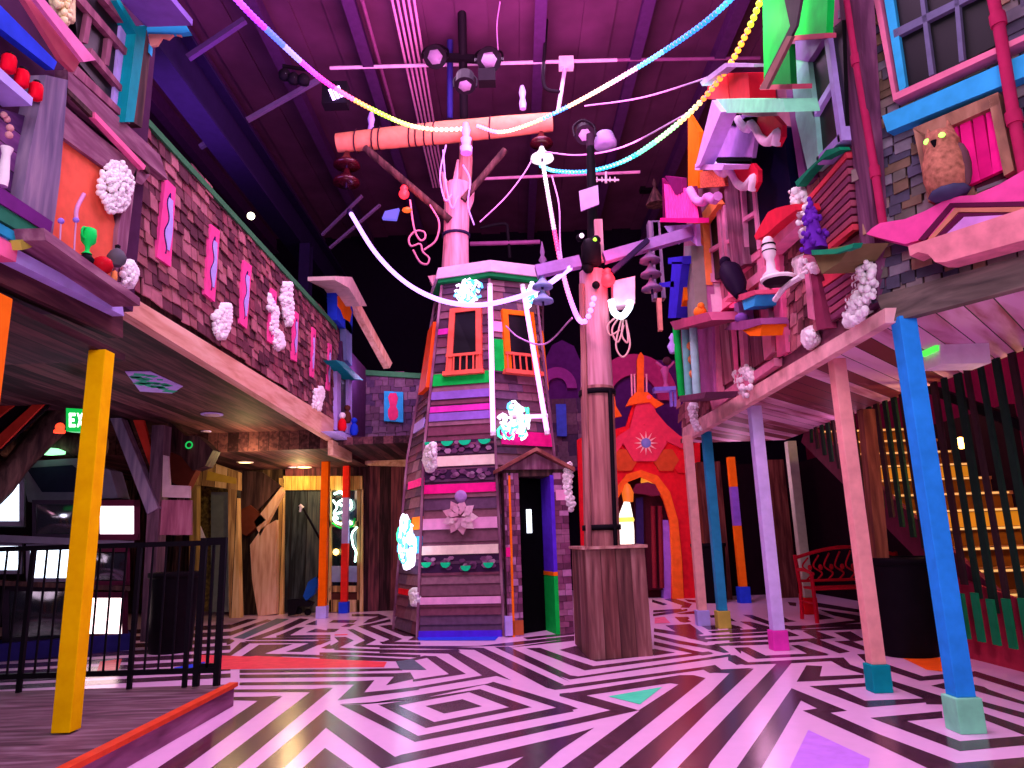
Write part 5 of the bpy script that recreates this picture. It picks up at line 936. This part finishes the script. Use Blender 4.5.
for q,m,o_ in (([(918,240),(950,203),(1080,200),(1080,206),(953,207),(925,240)],mat('chev_plum','5a1a40',.6),.21),([(927,240),(955,208),(1080,206),(1080,212),(958,212),(934,238)],mat('chev_ochre','c88068',.6),.215),([(935,238),(959,213),(1010,213),(1000,218),(963,217),(944,236)],mat('chev_plum','5a1a40'),.22),([(946,234),(964,217),(1003,215),(988,222)],mat('chev_lilac','d090d8',.6),.225)): O('chevron',panel(Nn,q,o_,.19),m,wb)
O('lower_board',panel(Nn,[(908,246),(1080,190),(1080,212),(1024,240),(945,262),(935,262),(928,254),(918,252),(910,256)],.24,.06),mat('board_salmon','e08a94',.65,noise=.2),wb)
# ---- under the right porch
wx=T('emergency_light_box','white boxy emergency light hanging under the right soffit','light box',fl(960,335,2.55))
A=fl(940,334,2.6); B2=fl(988,334,2.6); cc=fl(964,345,2.6); b=MB()
P6=PL((0,cc.y-.02,0),(1,0,0),(0,-1,0)); O('housing',panel(P6,[(940,336),(988,334),(991,363),(941,364)],.02,-.22),mat('housing_white','fbfbfb',.5),wx); O('green_lit_end',panel(P6,[(935,338),(940,337),(941,350),(935,351)],.0,-.2),em('end_green','50f050',1.2),wx)
# stairs
stt=T('staircase','wooden staircase with warm lit treads behind the slat screen','staircase',(4.9,6.3,0))
trm=wood('tread_wood',['4a2c20','8a5838','b07c50'],(1.4,8,8)); strm=em('tread_light','ffb040',3.2)
n=13
for i in range(n):
    y=6.2+i*.33; z=.2*(i+1); O('tread',MB().box((4.3,y,z-.04),(5.8,y+.36,z)),trm,stt); O('riser',MB().box((4.3,y+.03,z-.2),(5.8,y+.05,z-.04)),em('riser_painted_glow','ffa020',.45) if i in (2,6,9) else mat('riser_gold','7a4a18',.6),stt)  # a few risers glow by themselves, imitating warm light on them
    O('nosing_highlight',MB().box((4.35,y-.008,z-.03),(5.75,y-.001,z-.008)),em('nosing_warm','ffc070',.9),stt)  # glowing strip paints the warm highlight along the tread edge
O('stringer',MB().prism([(4.24,6.0,0),(4.24,6.4,.0),(4.24,10.6,2.5),(4.24,10.3,2.75),(4.24,6.0,.26)],(.05,0,0)),mat('stringer_mauve','6a2440',.6),stt)
O('handrail',MB().bar((4.32,4.6,1.35),(4.32,8.6,3.2),.05,.09),blackp,stt); O('kick_panel',MB().prism([(4.2,4.2,0),(4.2,8.2,0),(4.2,8.2,.9),(4.2,4.2,.25)],(.03,0,0)),mat('kick_crimson','a83048',.6),stt)
ss=T('slat_screen','tall dark slat screen along the right stairs','screen',(4.1,7,0))
y=4.1; k=0
while y<10.4:
    zb=.25+max(0,(y-6.2))*.57; zb=.35 if y<6.2 else zb; b=MB(); a_=random.uniform(.05,.09)
    if zb<2.5: b.bar((4.14,y,zb),(4.14+random.uniform(-.02,.02),y,2.62),.025,a_*1.15,side=(1,0,0)); O('slat',b,mat('slat_dark_green','20382c',.7) if k%3 else mat('slat_umber','3a2a2c',.7),ss)
    y+=.19; k+=1
for i in range(14):
    y=4.2+i*.21; O('green_picket',MB().box((4.09,y,.2),(4.115,y+.09,.62-.02*(i%3))),mat('picket_green','1c8a54',.6),ss)
O('warm_stair_lamp',MB().ball(at(961,443,7.2),.06,n=12),em('stair_lamp','ffb850',14),None,'round warm stair lamp seen through the right slats','lamp'); O('warm_stair_lamp',MB().ball(at(886,396,8.8),.04,n=10),em('stair_lamp','ffb850',14),None,'small warm lamp high under the right soffit by the blue post','lamp')
O('brown_post',MB().bar(at(880,560,7.7),at(866,410,7.7),.13,.13),wood('rust_upright',['5a3028','8a5040','b07058'],(9,9,1)),None,'brown round-edged post behind the right trash can','post')
bin_('trash_can','big black trash can behind the pale pink post at right',3.80,0,.31,.93,bag,7.45)
# bench
bn=T('garden_bench','red metal garden bench with leafy scroll back under right porch','bench',(4.75,9.9,0)); bm_=mat('bench_red','c01830',.45)
bx0,bx1,by=4.0,5.45,10.2
bf=lambda x,y,z:V((x,by+y,z))
O('seat',MB().box(bf(bx0+.04,-.02,.42),bf(bx1-.04,.42,.45)),bm_,bn)
for x in (bx0,bx1): 
    O('leg',MB().tube([bf(x,-.04,0),bf(x,-.03,.65)],.028,8),bm_,bn); O('leg',MB().tube([bf(x,.48,0),bf(x,.42,.45),bf(x,.5,.88)],.028,8),bm_,bn); O('armrest',MB().tube(catm([bf(x,.47,.68),bf(x,.2,.68),bf(x,-.08,.64)]),.025,8),bm_,bn); O('side_bar',MB().tube([bf(x,-.03,.25),bf(x,.46,.25)],.015,6),bm_,bn)
yb=.46
O('back_frame',MB().tube(catm([bf(bx0+(bx1-bx0)*i/8,yb+.03,.84+.13*math.sin(i/8*math.pi)) for i in range(9)]),.025,8).tube([bf(bx0,yb,.52),bf(bx1,yb,.52)],.02,8),bm_,bn)
b=MB()
for i in range(9):
    x=bx0+.12+i*.155; b.tube(catm([bf(x,yb,.53),bf(x+.07,yb,.62),bf(x-.04,yb,.72),bf(x+.05,yb,.84+.08*math.sin(i/8*math.pi))]),.012,6); b.ball(bf(x+.06,yb,.7),.035,n=7,sq=(1,.3,1.2))
O('leaf_scrollwork',b,bm_,bn)
# deep right wall and brown columns
b=MB(); b.box((3.45,15.0,0),(7.3,15.1,2.62)); S('wall_deep_right',b,mat('deep_plum_wall','1c0c18',.8)); b=MB(); b.box((5.9,8.5,0),(6.0,15,2.62)); S('wall_side_right',b,mat('deep_plum_wall','1c0c18'))
for x,lb in ((716,'brown timber column left of orange striped post'),(781,'brown timber column left of the sage post')): c=at(x,560,14.2); O('timber_column',MB().box((c.x-.22,14.1,0),(c.x+.22,14.5,2.6)),wood('brown_upright',['3a1c1c','5c302c','7a4840'],(9,9,1)),None,lb,'column')
c=at(712,575,13.6); bin_('trash_can','black bin in the deep shadow behind the teal post',c.x,0,.3,1.05,bag,13.7)
# ================= RED TEMPLE FRONT
TY=14.7; TPn=PL((0,TY,0),(1,0,0),(0,-1,0))
tm=T('red_temple_front','red and orange temple-like arched front at the back right','temple front',at(645,598,TY))
tr=mat('temple_red','e02030',.6); to=mat('temple_orange','f06a28',.6); tpk=mat('temple_rose','d83a5c',.6)
ARCH=[(668,600),(667,560),(664,520),(659,500),(650,488),(640,484),(630,488),(622,498),(619,515),(618,600)]
O('arch_wall',panel(TPn,[(606,602),(604,460),(612,430),(626,426),(634,400),(640,395),(652,395),(656,412),(668,426),(680,440),(700,442),(702,602)]+[(672,602),(672,560),(670,520),(664,500),(655,484),(641,477),(628,482),(619,495),(615,515),(615,602)],.0,-.15),tr,tm)
O('stepped_crest',panel(TPn,[(604,452),(618,436),(630,428),(635,408),(640,398),(652,398),(656,412),(666,424),(680,436),(694,440),(690,452),(664,440),(644,424),(626,440),(612,458)],.08,-.02),tpk,tm)
O('inner_arch_band',panel(TPn,[(684,602),(682,560),(678,520),(670,492),(658,476),(641,470),(627,474),(616,488),(612,500),(612,512),(617,500),(628,482),(641,477),(655,484),(664,500),(670,520),(672,560),(673,602)],.06,-.02),to,tm)
for x,y,r,m,o_ in ((645,443,22,tpk,.1),(625,460,13,gold if 0 else mat('hex_ochre','c8502c',.6),.07),(666,460,13,mat('hex_ochre','c8502c',.6),.07),(608,445,12,tr,.05),(684,462,13,tr,.06)): O('hexagon_tile',panel(TPn,[(x+r*math.cos(a),y+r*.95*math.sin(a)) for a in [j*1.047+.0 for j in range(6)]],o_,-.02),m,tm)
b=MB(); b.lathe(TPn.px(646,443,.12),[(.02,0),(.1,.01),(.09,.03),(.02,.04)],18,axis=(0,-1,0)); O('sun_disc',b,em('sun_lilac','8878e0',.35),tm)
b=MB()
for i in range(12):
    a=i*.5236; b.prism([TPn.px(646+r*math.cos(a+d_),443+r*math.sin(a+d_),.13) for r,d_ in ((5,-.2),(12,0),(5,.2))],(0,.02,0))
O('sun_rays',b,mat('sun_ray_pale','e8c0c0',.5),tm)
b=MB(); b.prism([TPn.px(x,y,.1) for x,y in [(637,396),(637,360),(639,354),(641,352),(644,356),(644,396)]],(0,.1,0)); O('spire',b,to,tm)
O('spire_base',panel(TPn,[(626,406),(630,398),(636,392),(648,392),(654,398),(664,404),(656,408),(650,402),(634,404)],.14,0),to,tm)
for x in (632,635,647): O('glass_rod',MB().tube([TPn.px(x,396,.1),TPn.px(x-.6,374,.1)],.02,6),mat('rod_rose','f0a0c0',.3),tm)
O('red_jewel',MB().ball(TPn.px(649,397,.16),.05,n=8),em('jewel','ff2030',3),tm)
O('side_spire',panel(TPn,[(611,420),(612,392),(614,392),(616,406),(622,416),(612,418)],.1,0),to,tm)
O('violet_jamb',panel(TPn,[(664,602),(664,560),(660,520),(668,520),(673,545),(673,602)],-.1,-.4),mat('jamb_violet','8a60d0',.55),tm)
O('temple_interior',panel(TPn,[(606,600),(606,476),(676,476),(676,600)],-.45,-.5),mat('interior_maroon','4a1220',.7),tm)
td=T('temple_doorway','dark maroon portal with orange turret inside the red arch','doorway',at(640,590,14.9))
O('portal',panel(TPn,[(634,590),(634,494),(644,484),(660,490),(668,498),(669,590)],-.2,-.4),mat('portal_maroon','3a1020',.5),td); O('canopy',panel(TPn,[(632,493),(636,484),(648,482),(662,487),(666,494),(654,496),(644,494)],.05,-.25),mat('canopy_plum','6a2040',.5),td)
for x in (653,660): O('red_column',MB().tube([TPn.px(x,506,-.12),TPn.px(x+2,588,-.12)],.05,8),mat('column_maroon','6a1a2c',.3),td)
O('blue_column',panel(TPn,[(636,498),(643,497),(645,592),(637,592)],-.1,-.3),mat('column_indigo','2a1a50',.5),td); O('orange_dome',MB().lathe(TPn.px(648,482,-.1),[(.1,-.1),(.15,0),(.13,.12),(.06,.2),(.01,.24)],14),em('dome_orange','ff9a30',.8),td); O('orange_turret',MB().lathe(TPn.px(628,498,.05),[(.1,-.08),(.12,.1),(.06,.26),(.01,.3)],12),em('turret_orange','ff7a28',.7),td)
gs=T('glowing_statue','bright white glowing figure standing left in the red arch','statue',at(626,548,14.5)); GP=PL((0,14.5,0),(1,0,0),(0,-1,0))
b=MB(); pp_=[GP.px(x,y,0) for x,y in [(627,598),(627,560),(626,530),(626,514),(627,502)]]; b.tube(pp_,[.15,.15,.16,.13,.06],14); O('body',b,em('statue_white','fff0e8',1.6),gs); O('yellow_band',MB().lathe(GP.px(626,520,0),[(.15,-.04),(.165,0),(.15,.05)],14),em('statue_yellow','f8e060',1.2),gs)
# lilac arches on the wall behind
la=PL((0,16.5,0),(1,0,0),(0,-1,0))
b=panel(la,[(545,470),(545,360),(552,345),(562,340),(574,346),(580,360),(700,360),(700,470)],0,-.1); O('lilac_arcade_wall',b,mat('arcade_plum','5a2470',.7),None,'plum coloured wall with arches far behind the wooden pole','wall')
def ring(x,y,r0,r1,m,lb):
    b=MB(); n=16; o=[(x+r1*math.cos(math.pi*i/n),y-r1*1.05*math.sin(math.pi*i/n)) for i in range(n+1)]+[(x+r0*math.cos(math.pi*i/n),y-r0*1.05*math.sin(math.pi*i/n)) for i in range(n,-1,-1)]
    O('arch_ring',panel(la,o,.15,.0),m,None,lb,'arch')
ring(634,400,24,44,mat('arch_rose','c83a80',.6),'large rose arch behind the temple spire'); ring(557,388,10,20,mat('arch_lilac','9a3a98',.6),'small lilac arch between tower and wooden pole')
t=T('cutout_panel','blue panel on dark wall between tower and wooden pole','panel',la.px(560,436,.1)); O('board',panel(la,[(556,404),(566,404),(567,436),(557,436)],.2,.1),mat('panel_blue','4a60e0',.6),t)
O('purple_parapet',shingles(la,[(540,400),(600,400),(600,465),(540,465)],.3,.25,.02),isl('mauve_shingle_tones',[]),None,'mauve shingled strip between tower and wooden pole','wall')
O('red_pillar_board',panel(PL((0,14.2,0),(1,0,0),(0,-1,0)),[(577,440),(584,436),(590,602),(583,602)],0,-.1),tr,None,'narrow red board left of the wooden pole','board')
# far right lavender stand with figure
t=T('figure_stand','blue-lilac stand beside temple spire holding a pink figure','stand',at(672,405,12.6)); SP=PL((0,12.6,0),(1,0,0),(0,-1,0)); O('top',panel(SP,[(654,387),(676,386),(676,390),(655,391)],.1,-.1),mat('stand_lilac','8a78e0',.5),t)
for x in (670,674): O('leg',panel(SP,[(x,390),(x+2,390),(x+3,406),(x+1,406)],.05,-.05),mat('stand_lilac','8a78e0'),t)
t=T('dancing_figurine','pink dancing figurine on the lilac stand','figurine',SP.px(666,387,0)); O('body',MB().lathe(SP.px(666,387,0),[(.06,0),(.03,.08),(.05,.2),(.08,.32),(.03,.38)],10),mat('fig_pink','d060a0',.5),t); O('head',MB().ball(SP.px(667,361,0),.08,n=8),mat('fig_dark','5a3040',.6),t); O('arm',MB().tube([SP.px(664,368,0),SP.px(656,362,0)],.025,6).tube([SP.px(668,368,0),SP.px(674,362,0)],.025,6),mat('fig_pink','d060a0'),t)
# ================= OVERHEAD: conduits, lamps, light strings
pg=T('conduit_bundle','bundle of five pale conduits running along the ceiling','conduit',(-1.2,10,9.0))
for i in range(5):
    a=fl(392+i*5.5,0,9.05); c=fl(425+i*3.4,152,9.05); O('conduit',MB().tube([V((a.x,a.y-2,9.05)),a,c,V((c.x,c.y+1.5,9.05))],.021,8),mat('conduit_rose','e0a0c8',.4),pg)
a=fl(362,0,9.1); c=fl(398,130,9.1); O('conduit',MB().tube([a,c],.03,8),mat('conduit_mauve','8a5080',.5),None,'single mauve conduit left of the bundle','conduit')
sp_=T('sprinkler_pipe','white sprinkler pipe crossing the ceiling left to right','pipe',fl(500,64,8.9)); a=fl(330,68,8.9); c=fl(617,60,8.9); O('pipe',MB().tube([a,c],.03,10),mat('pipe_white','e8d0e8',.4),sp_); p=fl(566,62,8.9); O('drop_pipe',MB().tube([p,p+(at(558,112,p.y)-p)],.035,8),mat('pipe_white','e8d0e8'),sp_); O('junction',MB().box(p-V((.12,.08,.12)),p+V((.12,.08,.06))),white,sp_)
c2=fl(760,58,8.9); O('pipe',MB().tube([c,c2],.03,8),mat('conduit_mauve','8a5080'),sp_)
tb=T('lighting_mast','dark vertical truss mast hung with lamps above the rooftop pole','truss',at(462,110,10.7))
O('mast_tube',MB().tube([at(462,8,9.7),at(464,120,10.7)],.07,10),blackp,tb); O('blue_tube',MB().tube([at(450,40,10.2),at(450,118,10.7)],.05,8),mat('mast_blue','2a2870',.4),tb)
b=MB(); b.bar(at(436,57,10.1),at(492,60,10.1),.1,.1); O('cross_bar',b,blackp,tb)
def par(lb,x,y,Y,r=.17,tilt=(0,-.7,-.7)):
    c=at(x,y,Y); ax=V(tilt).normalized(); t=T('stage_light',lb,'stage light',c,'round led stage lights'); O('can',MB().lathe(c-ax*.28,[(r*.6,0),(r*.95,.05),(r,.27),(r*1.08,.28)],16,axis=ax),blackp,t)
    O('lens',MB().lathe(c,[(.0,0),(r*.7,.002),(r*.72,-.02)],6,axis=ax),mat('lens_pale','8a8098',.3),t); O('yoke',MB().tube(catm([c+V((-r*1.15,0,-.02)),c+V((-r*1.1,.1,.2)),c+V((0,.14,.32)),c+V((r*1.1,.1,.2)),c+V((r*1.15,0,-.02))]),.018,6),blackp,t); return t
par('stage light left of the dark mast with pale hexagonal lens',435,57,9.9); par('stage light right of the dark mast with pale hexagonal lens',489,60,9.9,.18); par('stage light above the right end of the log with pale hexagonal lens',585,135,9.2,.13)
par('stage lamp tilted down below the dark mast, pink lens',465,86,9.8,.15,(0,-.3,-.95)); O('ballast_box',MB().box(at(487,84,10.)-V((.13,.1,.0)),at(487,72,10.)+V((.13,.1,0))),blackp,None,'black ballast box under the right stage light','box')
wash=T('wash_light','three-bar violet wash light high on the left ceiling','stage light',at(335,92,9.5)); 
for i in range(3): O('lit_bar',MB().bar(at(330+i*4,90-i*1.5,9.5),at(334+i*4,99-i*1.5,9.5),.05,.05),em('wash_violet','d0a0ff',5),wash)
O('housing',MB().box(at(335,94,9.6)-V((.2,0,.15)),at(335,94,9.7)+V((.2,.1,.15))),blackp,wash)
fxl=T('spot_cluster','small cluster of dark ceiling spots at the left','stage light',at(295,73,9.4)); 
for x,y in ((285,70),(294,74),(304,75)): O('spot',MB().lathe(at(x,y,9.4),[(.05,0),(.09,-.05),(.08,-.14),(.02,-.16)],12),blackp,fxl); O('lens',MB().ball(at(x,y+4,9.35),.03,n=7),em('spot_dim','c0b0d0',1.),fxl)
O('bracket',MB().tube([at(283,66,9.5),at(308,70,9.5)],.03,8),blackp,fxl)
O('violet_flood',MB().prism([at(x,y,13.) for x,y in [(385,211),(399,208),(396,219),(382,218)]],(0,.1,0)),em('flood_violet','8070ff',.9),None,'violet rectangular flood light behind rooftop pole','stage light')
O('round_spot',MB().ball(at(251,216,12.5),.07,n=12),em('spot_white','fff0d0',8),None,'small round white lamp beyond the left balcony','lamp')
b=MB(); b.bar(fl(200,147,7.7),fl(322,78,8.8),.07,.07); O('diagonal_strut',b,mat('strut_violet','6a5a80',.5),None,'long diagonal strut under the left ceiling','strut'); b=MB(); b.bar(at(188,58,8.),at(245,20,8.),.07,.07); O('diagonal_strut',b,mat('strut_plum','4a3060',.5),None,'short diagonal strut at upper left by the violet string','strut')
t=T('tube_bracket','steel arm brackets carrying the white light tube, left of tower','bracket',at(350,215,11.2))
for q in ((322,235,362,196),(330,248,380,205)): O('arm',MB().bar(at(q[0],q[1],11.6),at(q[2],q[3],11.1),.04,.04),blackp if 0 else mat('arm_grey','5a4868',.5),t)
O('red_beam',MB().bar(at(470,178,16),at(660,170,16),.2,.2),mat('beam_crimson','a01838',.6),None,'long crimson beam across the back under ceiling','beam')
O('pink_pipe',MB().tube([at(478,179,12.5),at(640,172,12.5)],.03,8),mat('conduit_rose','e0a0c8'),None,'thin pink pipe crossing behind the bell insulator','pipe')
ant=T('antenna','thin white spiked antenna in front of the crimson beam','antenna',at(606,182,12)); O('mast',MB().tube([at(606,183,12),at(606,172,12)],.025,6),white,ant); O('boom',MB().tube([at(594,180,12),at(619,180,12)],.02,6),white,ant)
for x in (597,602,610,615): O('spike',MB().tube([at(x,182,12),at(x,177,12)],.012,5),white,ant)
O('grey_spot',MB().lathe(at(605,140,9.5),[(.05,.12),(.12,.1),(.17,-.05),(.16,-.1),(.03,-.08)],16),mat('spot_slate','8a88a8',.3),None,'slate grey dome lamp above the cyan string','lamp')
O('black_speaker',MB().box(at(648,184,15.75)-V((.2,.1,.2)),at(648,184,15.75)+V((.2,.1,.2))),blackp,None,'small black box far behind beside the antenna','box')
hs=T('roof_finial','pointed grey roof post left of the striped pink roof','post',at(655,260,11.6)); O('post',MB().box(at(655,250,11.6)-V((.1,.1,.9)),at(655,250,11.6)+V((.1,.1,.5))),wood('grey_post',[]),hs); O('cap',MB().lathe(at(656,205,11.6),[(.18,0),(.02,.35),(.04,.4),(.01,.5)],8),dwood,hs)
O('cream_post',panel(PL((0,11.5,0),(1,0,0),(0,-1,0)),[(653,222),(658,222),(663,330),(659,330)],0,-.1),salmon,None,'slim salmon post at far end of the right front','post')
# strings of lights
def string(lb,pts,cols,r=.028,bead=.05,step=.1,s=2.6,grp=None):
    P=catm(pts,14); t=T('led_string',lb,'light string',P[-1]); ms=[em('led_'+c,c,s) for c in cols]; L=[0]
    for i in range(1,len(P)): L.append(L[-1]+(P[i]-P[i-1]).length)
    b=MB(); b.tube(P,.012,5); O('cord',b,mat('cord_white','e8d8f0',.5),t)
    b=MB(); d=0; i=0
    while d<L[-1]:
        while L[i+1]<d: i+=1
        k=(d-L[i])/(L[i+1]-L[i]); p=P[i].lerp(P[i+1],k); m=min(len(cols)-1,int(d/L[-1]*len(cols))); b.ball(p,bead,m,n=6); d+=step
    O('led_beads',b,ms,t); return t
W='fff0ff'
string('rainbow LED string from upper left to the top of the rooftop pole',[at(225,-14,5.6),at(262,25,6.4),at(330,85,8.2),at(395,120,9.6),at(430,129,10.2),at(464,129,10.25)],['b040ff','a030ff','5060ff','9080ff','c040ff','ff30c0','ff60a0','ffa050','c0ff40','d8ff70','ffe8a0','fff0ff'],bead=.036,step=.08)
string('rainbow LED string from the rooftop pole to the top right',[at(478,126,10.25),at(500,132,9.9),at(530,124,9.4),at(575,103,8.6),at(640,66,7.3),at(700,26,6.2),at(745,-14,5.4)],['ff90e0','ffe0b0','ffc880','3090ff','ffc890','ffe0c0','ffb0e0','60b0ff','2080ff','1878ff','3098ff'],bead=.03,step=.07)
string('cyan to yellow LED string from bell insulator up to green gable',[at(541,166,10.4),at(556,171,10.),at(590,171,9.4),at(630,158,8.6),at(680,122,7.4),at(722,76,6.6),at(748,30,6.),at(766,-14,5.5)],['60d0ff','30a8ff','2098ff','20b0e8','30d0d0','70ffc8','a0ffa0','ffd080','ff8030','ffa030','d8f030'],bead=.033,step=.08)
string('white-pink LED string hanging from the bell insulator to the wooden pole',[at(543,164,10.3),at(549,200,9.9),at(557,245,9.3),at(566,285,8.8),at(576,314,8.3),at(583,322,8.0),at(589,315,7.95),at(594,298,7.95)],['fff0ff','ffc8f8','ffa8f0','ff4088','ff60a8','ff80d8','e080ff','e890ff'],bead=.034,step=.075,s=2.2)
t=T('light_tube','long white-violet light tube sagging in front of the tower','light string',at(350,212,11.0)); O('tube',MB().tube(catm([at(350,212,11.0),at(375,252,10.6),at(405,282,10.2),at(440,300,9.75),at(478,305,9.5),at(515,298,9.2),at(545,286,8.7),at(570,268,8.1)],10),.035,8),em('tube_violet_white','c088ff',3.4),t); O('end_clip',MB().ball(at(350,212,11.0),.06,n=8),steel,t)
def cable(lb,pts,m=None,r=.012): O('cable',MB().tube(catm(pts),r,5),m or mat('cable_lilac','c898d0',.5),None,lb,'cable')
cable('slack lilac cable above the cyan string',[at(585,106,9.5),at(640,98,8.5),at(700,80,7.5),at(740,64,6.9)]); cable('white cable running parallel above the cyan string',[at(545,152,10.),at(580,155,9.4),at(625,146,8.6),at(690,112,7.6)])
cable('curved lilac cable from rooftop pole to the bell insulator',[at(480,222,10.3),at(505,198,10.3),at(523,175,10.3),at(532,160,10.4)]); cable('thin cable from the sprinkler pipe down to the mast',[at(500,2,9.3),at(497,25,9.8),at(498,50,9.9)]); cable('drooping wire between tower window and wooden pole',[at(506,326,9.6),at(520,338,9.4),at(545,344,9.),at(572,318,8.2)])
cable('thin cable beside the hanging white-pink string',[at(552,176,9.8),at(559,205,9.4),at(560,240,9.),at(562,262,8.6)])
cable('black cable zigzagging down the ceiling right of the mast',[at(548,0,9.9),at(545,45,10.),at(544,85,10.2),at(560,92,10.2)],blackp,.03)
cable('looped black cable on the ceiling left of the mast',[at(440,18,10),at(446,6,10),at(458,14,10),at(470,10,10),at(476,20,10)],blackp,.02)
cable('black pipe bracket behind the tower roof',[at(480,228,12),at(505,224,12),at(508,235,12),at(510,258,12)],blackp,.03); cable('grey pipe behind the tower roof',[at(470,244,12),at(510,243,12),at(540,242,12)],mat('conduit_mauve','8a5080'),.04)
# ================= LIGHT
def area(loc,tgt,size,e,c,sy=None,spread=180):
    l=bpy.data.lights.new('area','AREA'); l.energy=e; l.color=c; l.size=size; l.spread=math.radians(spread)
    if sy: l.shape='RECTANGLE'; l.size_y=sy
    o=bpy.data.objects.new('wash_fill',l); COL.objects.link(o); o.location=loc; d=V(tgt)-V(loc); o.rotation_euler=d.to_track_quat('-Z','Y').to_euler(); return o
def spot(loc,tgt,e,c,ang=60,r=.15):
    l=bpy.data.lights.new('spot','SPOT'); l.energy=e; l.color=c; l.spot_size=math.radians(ang); l.spot_blend=.6; l.shadow_soft_size=r
    o=bpy.data.objects.new('stage_spot',l); COL.objects.link(o); o.location=loc; d=V(tgt)-V(loc); o.rotation_euler=d.to_track_quat('-Z','Y').to_euler(); return o
def point(loc,e,c,r=.1):
    l=bpy.data.lights.new('point','POINT'); l.energy=e; l.color=c; l.shadow_soft_size=r; o=bpy.data.objects.new('bulb',l); COL.objects.link(o); o.location=loc; return o  # some of these are added to brighten, with no bulb behind them
MG=(1,.53,1)

area((0,4.5,8.7),(0,5.5,0),4.5,540,MG); area((0,-1.2,4.2),(0,7,1.6),3,280,(1,.74,1)); area((.2,9.0,8.6),(.2,9,0),2.5,230,MG)  # second lamp is an added frontal fill behind the camera
spot((1.8,5,8.),(-2.9,9.8,3.6),420,(1,.24,.55),50); spot((-1.8,4.5,8.),(2.6,8.4,3.0),760,(1,.3,.6),50); spot((1.2,4,7.5),(-2.7,4.2,4),130,(.75,.5,1),50); spot((0,2,7),(2.9,4.3,4),80,(1,.8,.85),50)
area((.2,7.5,6.6),(.2,9,9.3),3,430,(1,.22,.68)); area((-4,8.5,6.2),(-4,9.5,9.3),2.,80,(.6,.22,1))
spot((0,5,7.5),(-.5,10,3.8),430,(.8,.4,1),34); spot((-.5,4.5,7.5),(1.2,8.3,2.5),170,(1,.4,.7),34)
for p in (fl(245,462,2.5),V((-4.0,13.4,2.45))): point(p,34,(1,.68,.28),.08)
point((-3.6,11.9,2.4),14,(1,.6,.45),.2); point((-2.3,10.4,2.2),16,(1,.6,.85),.2); point((4.2,8.9,2.3),10,(1,.4,.8),.2)  # middle point is added to brighten the orange posts
point(bb(608,276)+V((.0,-.25,0)),13,(1,.08,.15)); point(at(404,194,10.0),16,(1,.12,.1)); point(at(626,540,14.1),18,(1,.4,.25)); point((2.6,13.3,3.2),26,(1,.25,.35)); point((2.4,13.4,4.6),16,(1,.4,.2))
point(at(961,443,7.0)+V((.2,0,0)),30,(1,.6,.2)); point((5.2,9.2,3.2),42,(1,.55,.18)); point((5.2,7.,1.9),24,(1,.55,.18)); point((6.2,6.,3.5),50,(1,.2,.35))
point((-5.0,8.0,1.9),14,(.75,.75,1)); point((-4.4,9.0,1.6),8,(1,.4,.6)); point(at(690,108,7.2),14,(.35,1,.8)); point(at(757,20,5.0)+V((-.25,0,0)),16,(.6,1,.5)); point((-4.6,6.2,2.3),5,(1,.4,.65)); spot((.4,8.,8.5),(2.4,10.5,0),260,(1,.42,.9),40); point((3.6,11.6,2.2),18,(1,.45,.8)); point((-2.6,12.6,4.2),16,(.7,.4,1)); point((-2.2,13.2,4.6),10,(1,.5,.9))  # point under the right porch is added to brighten its posts
wd=bpy.data.worlds.new('World'); SC.world=wd; wd.use_nodes=True; bg=wd.node_tree.nodes['Background']; bg.inputs[0].default_value=(.5,.22,.55,1); bg.inputs[1].default_value=.07
# ================= CAMERA
cam=bpy.data.cameras.new('camera'); cam.sensor_width=36; cam.lens=F/1024*36; cam.clip_start=.05; co=bpy.data.objects.new('camera',cam); COL.objects.link(co); co.location=EYE
from mathutils import Matrix
right=V((1,0,0)); up=V((0,-SPI,CPI)); fwd=V((0,CPI,SPI))
r2=right*CRO-up*SRO; u2=right*SRO+up*CRO
m=Matrix((r2,u2,-fwd)).transposed(); co.rotation_euler=m.to_euler(); SC.camera=co
vs=SC.view_settings; vs.view_transform='Standard'; vs.look='None'; vs.gamma=1; vs.exposure=0.; vs.use_curve_mapping=False; SC.cycles.use_denoising=True
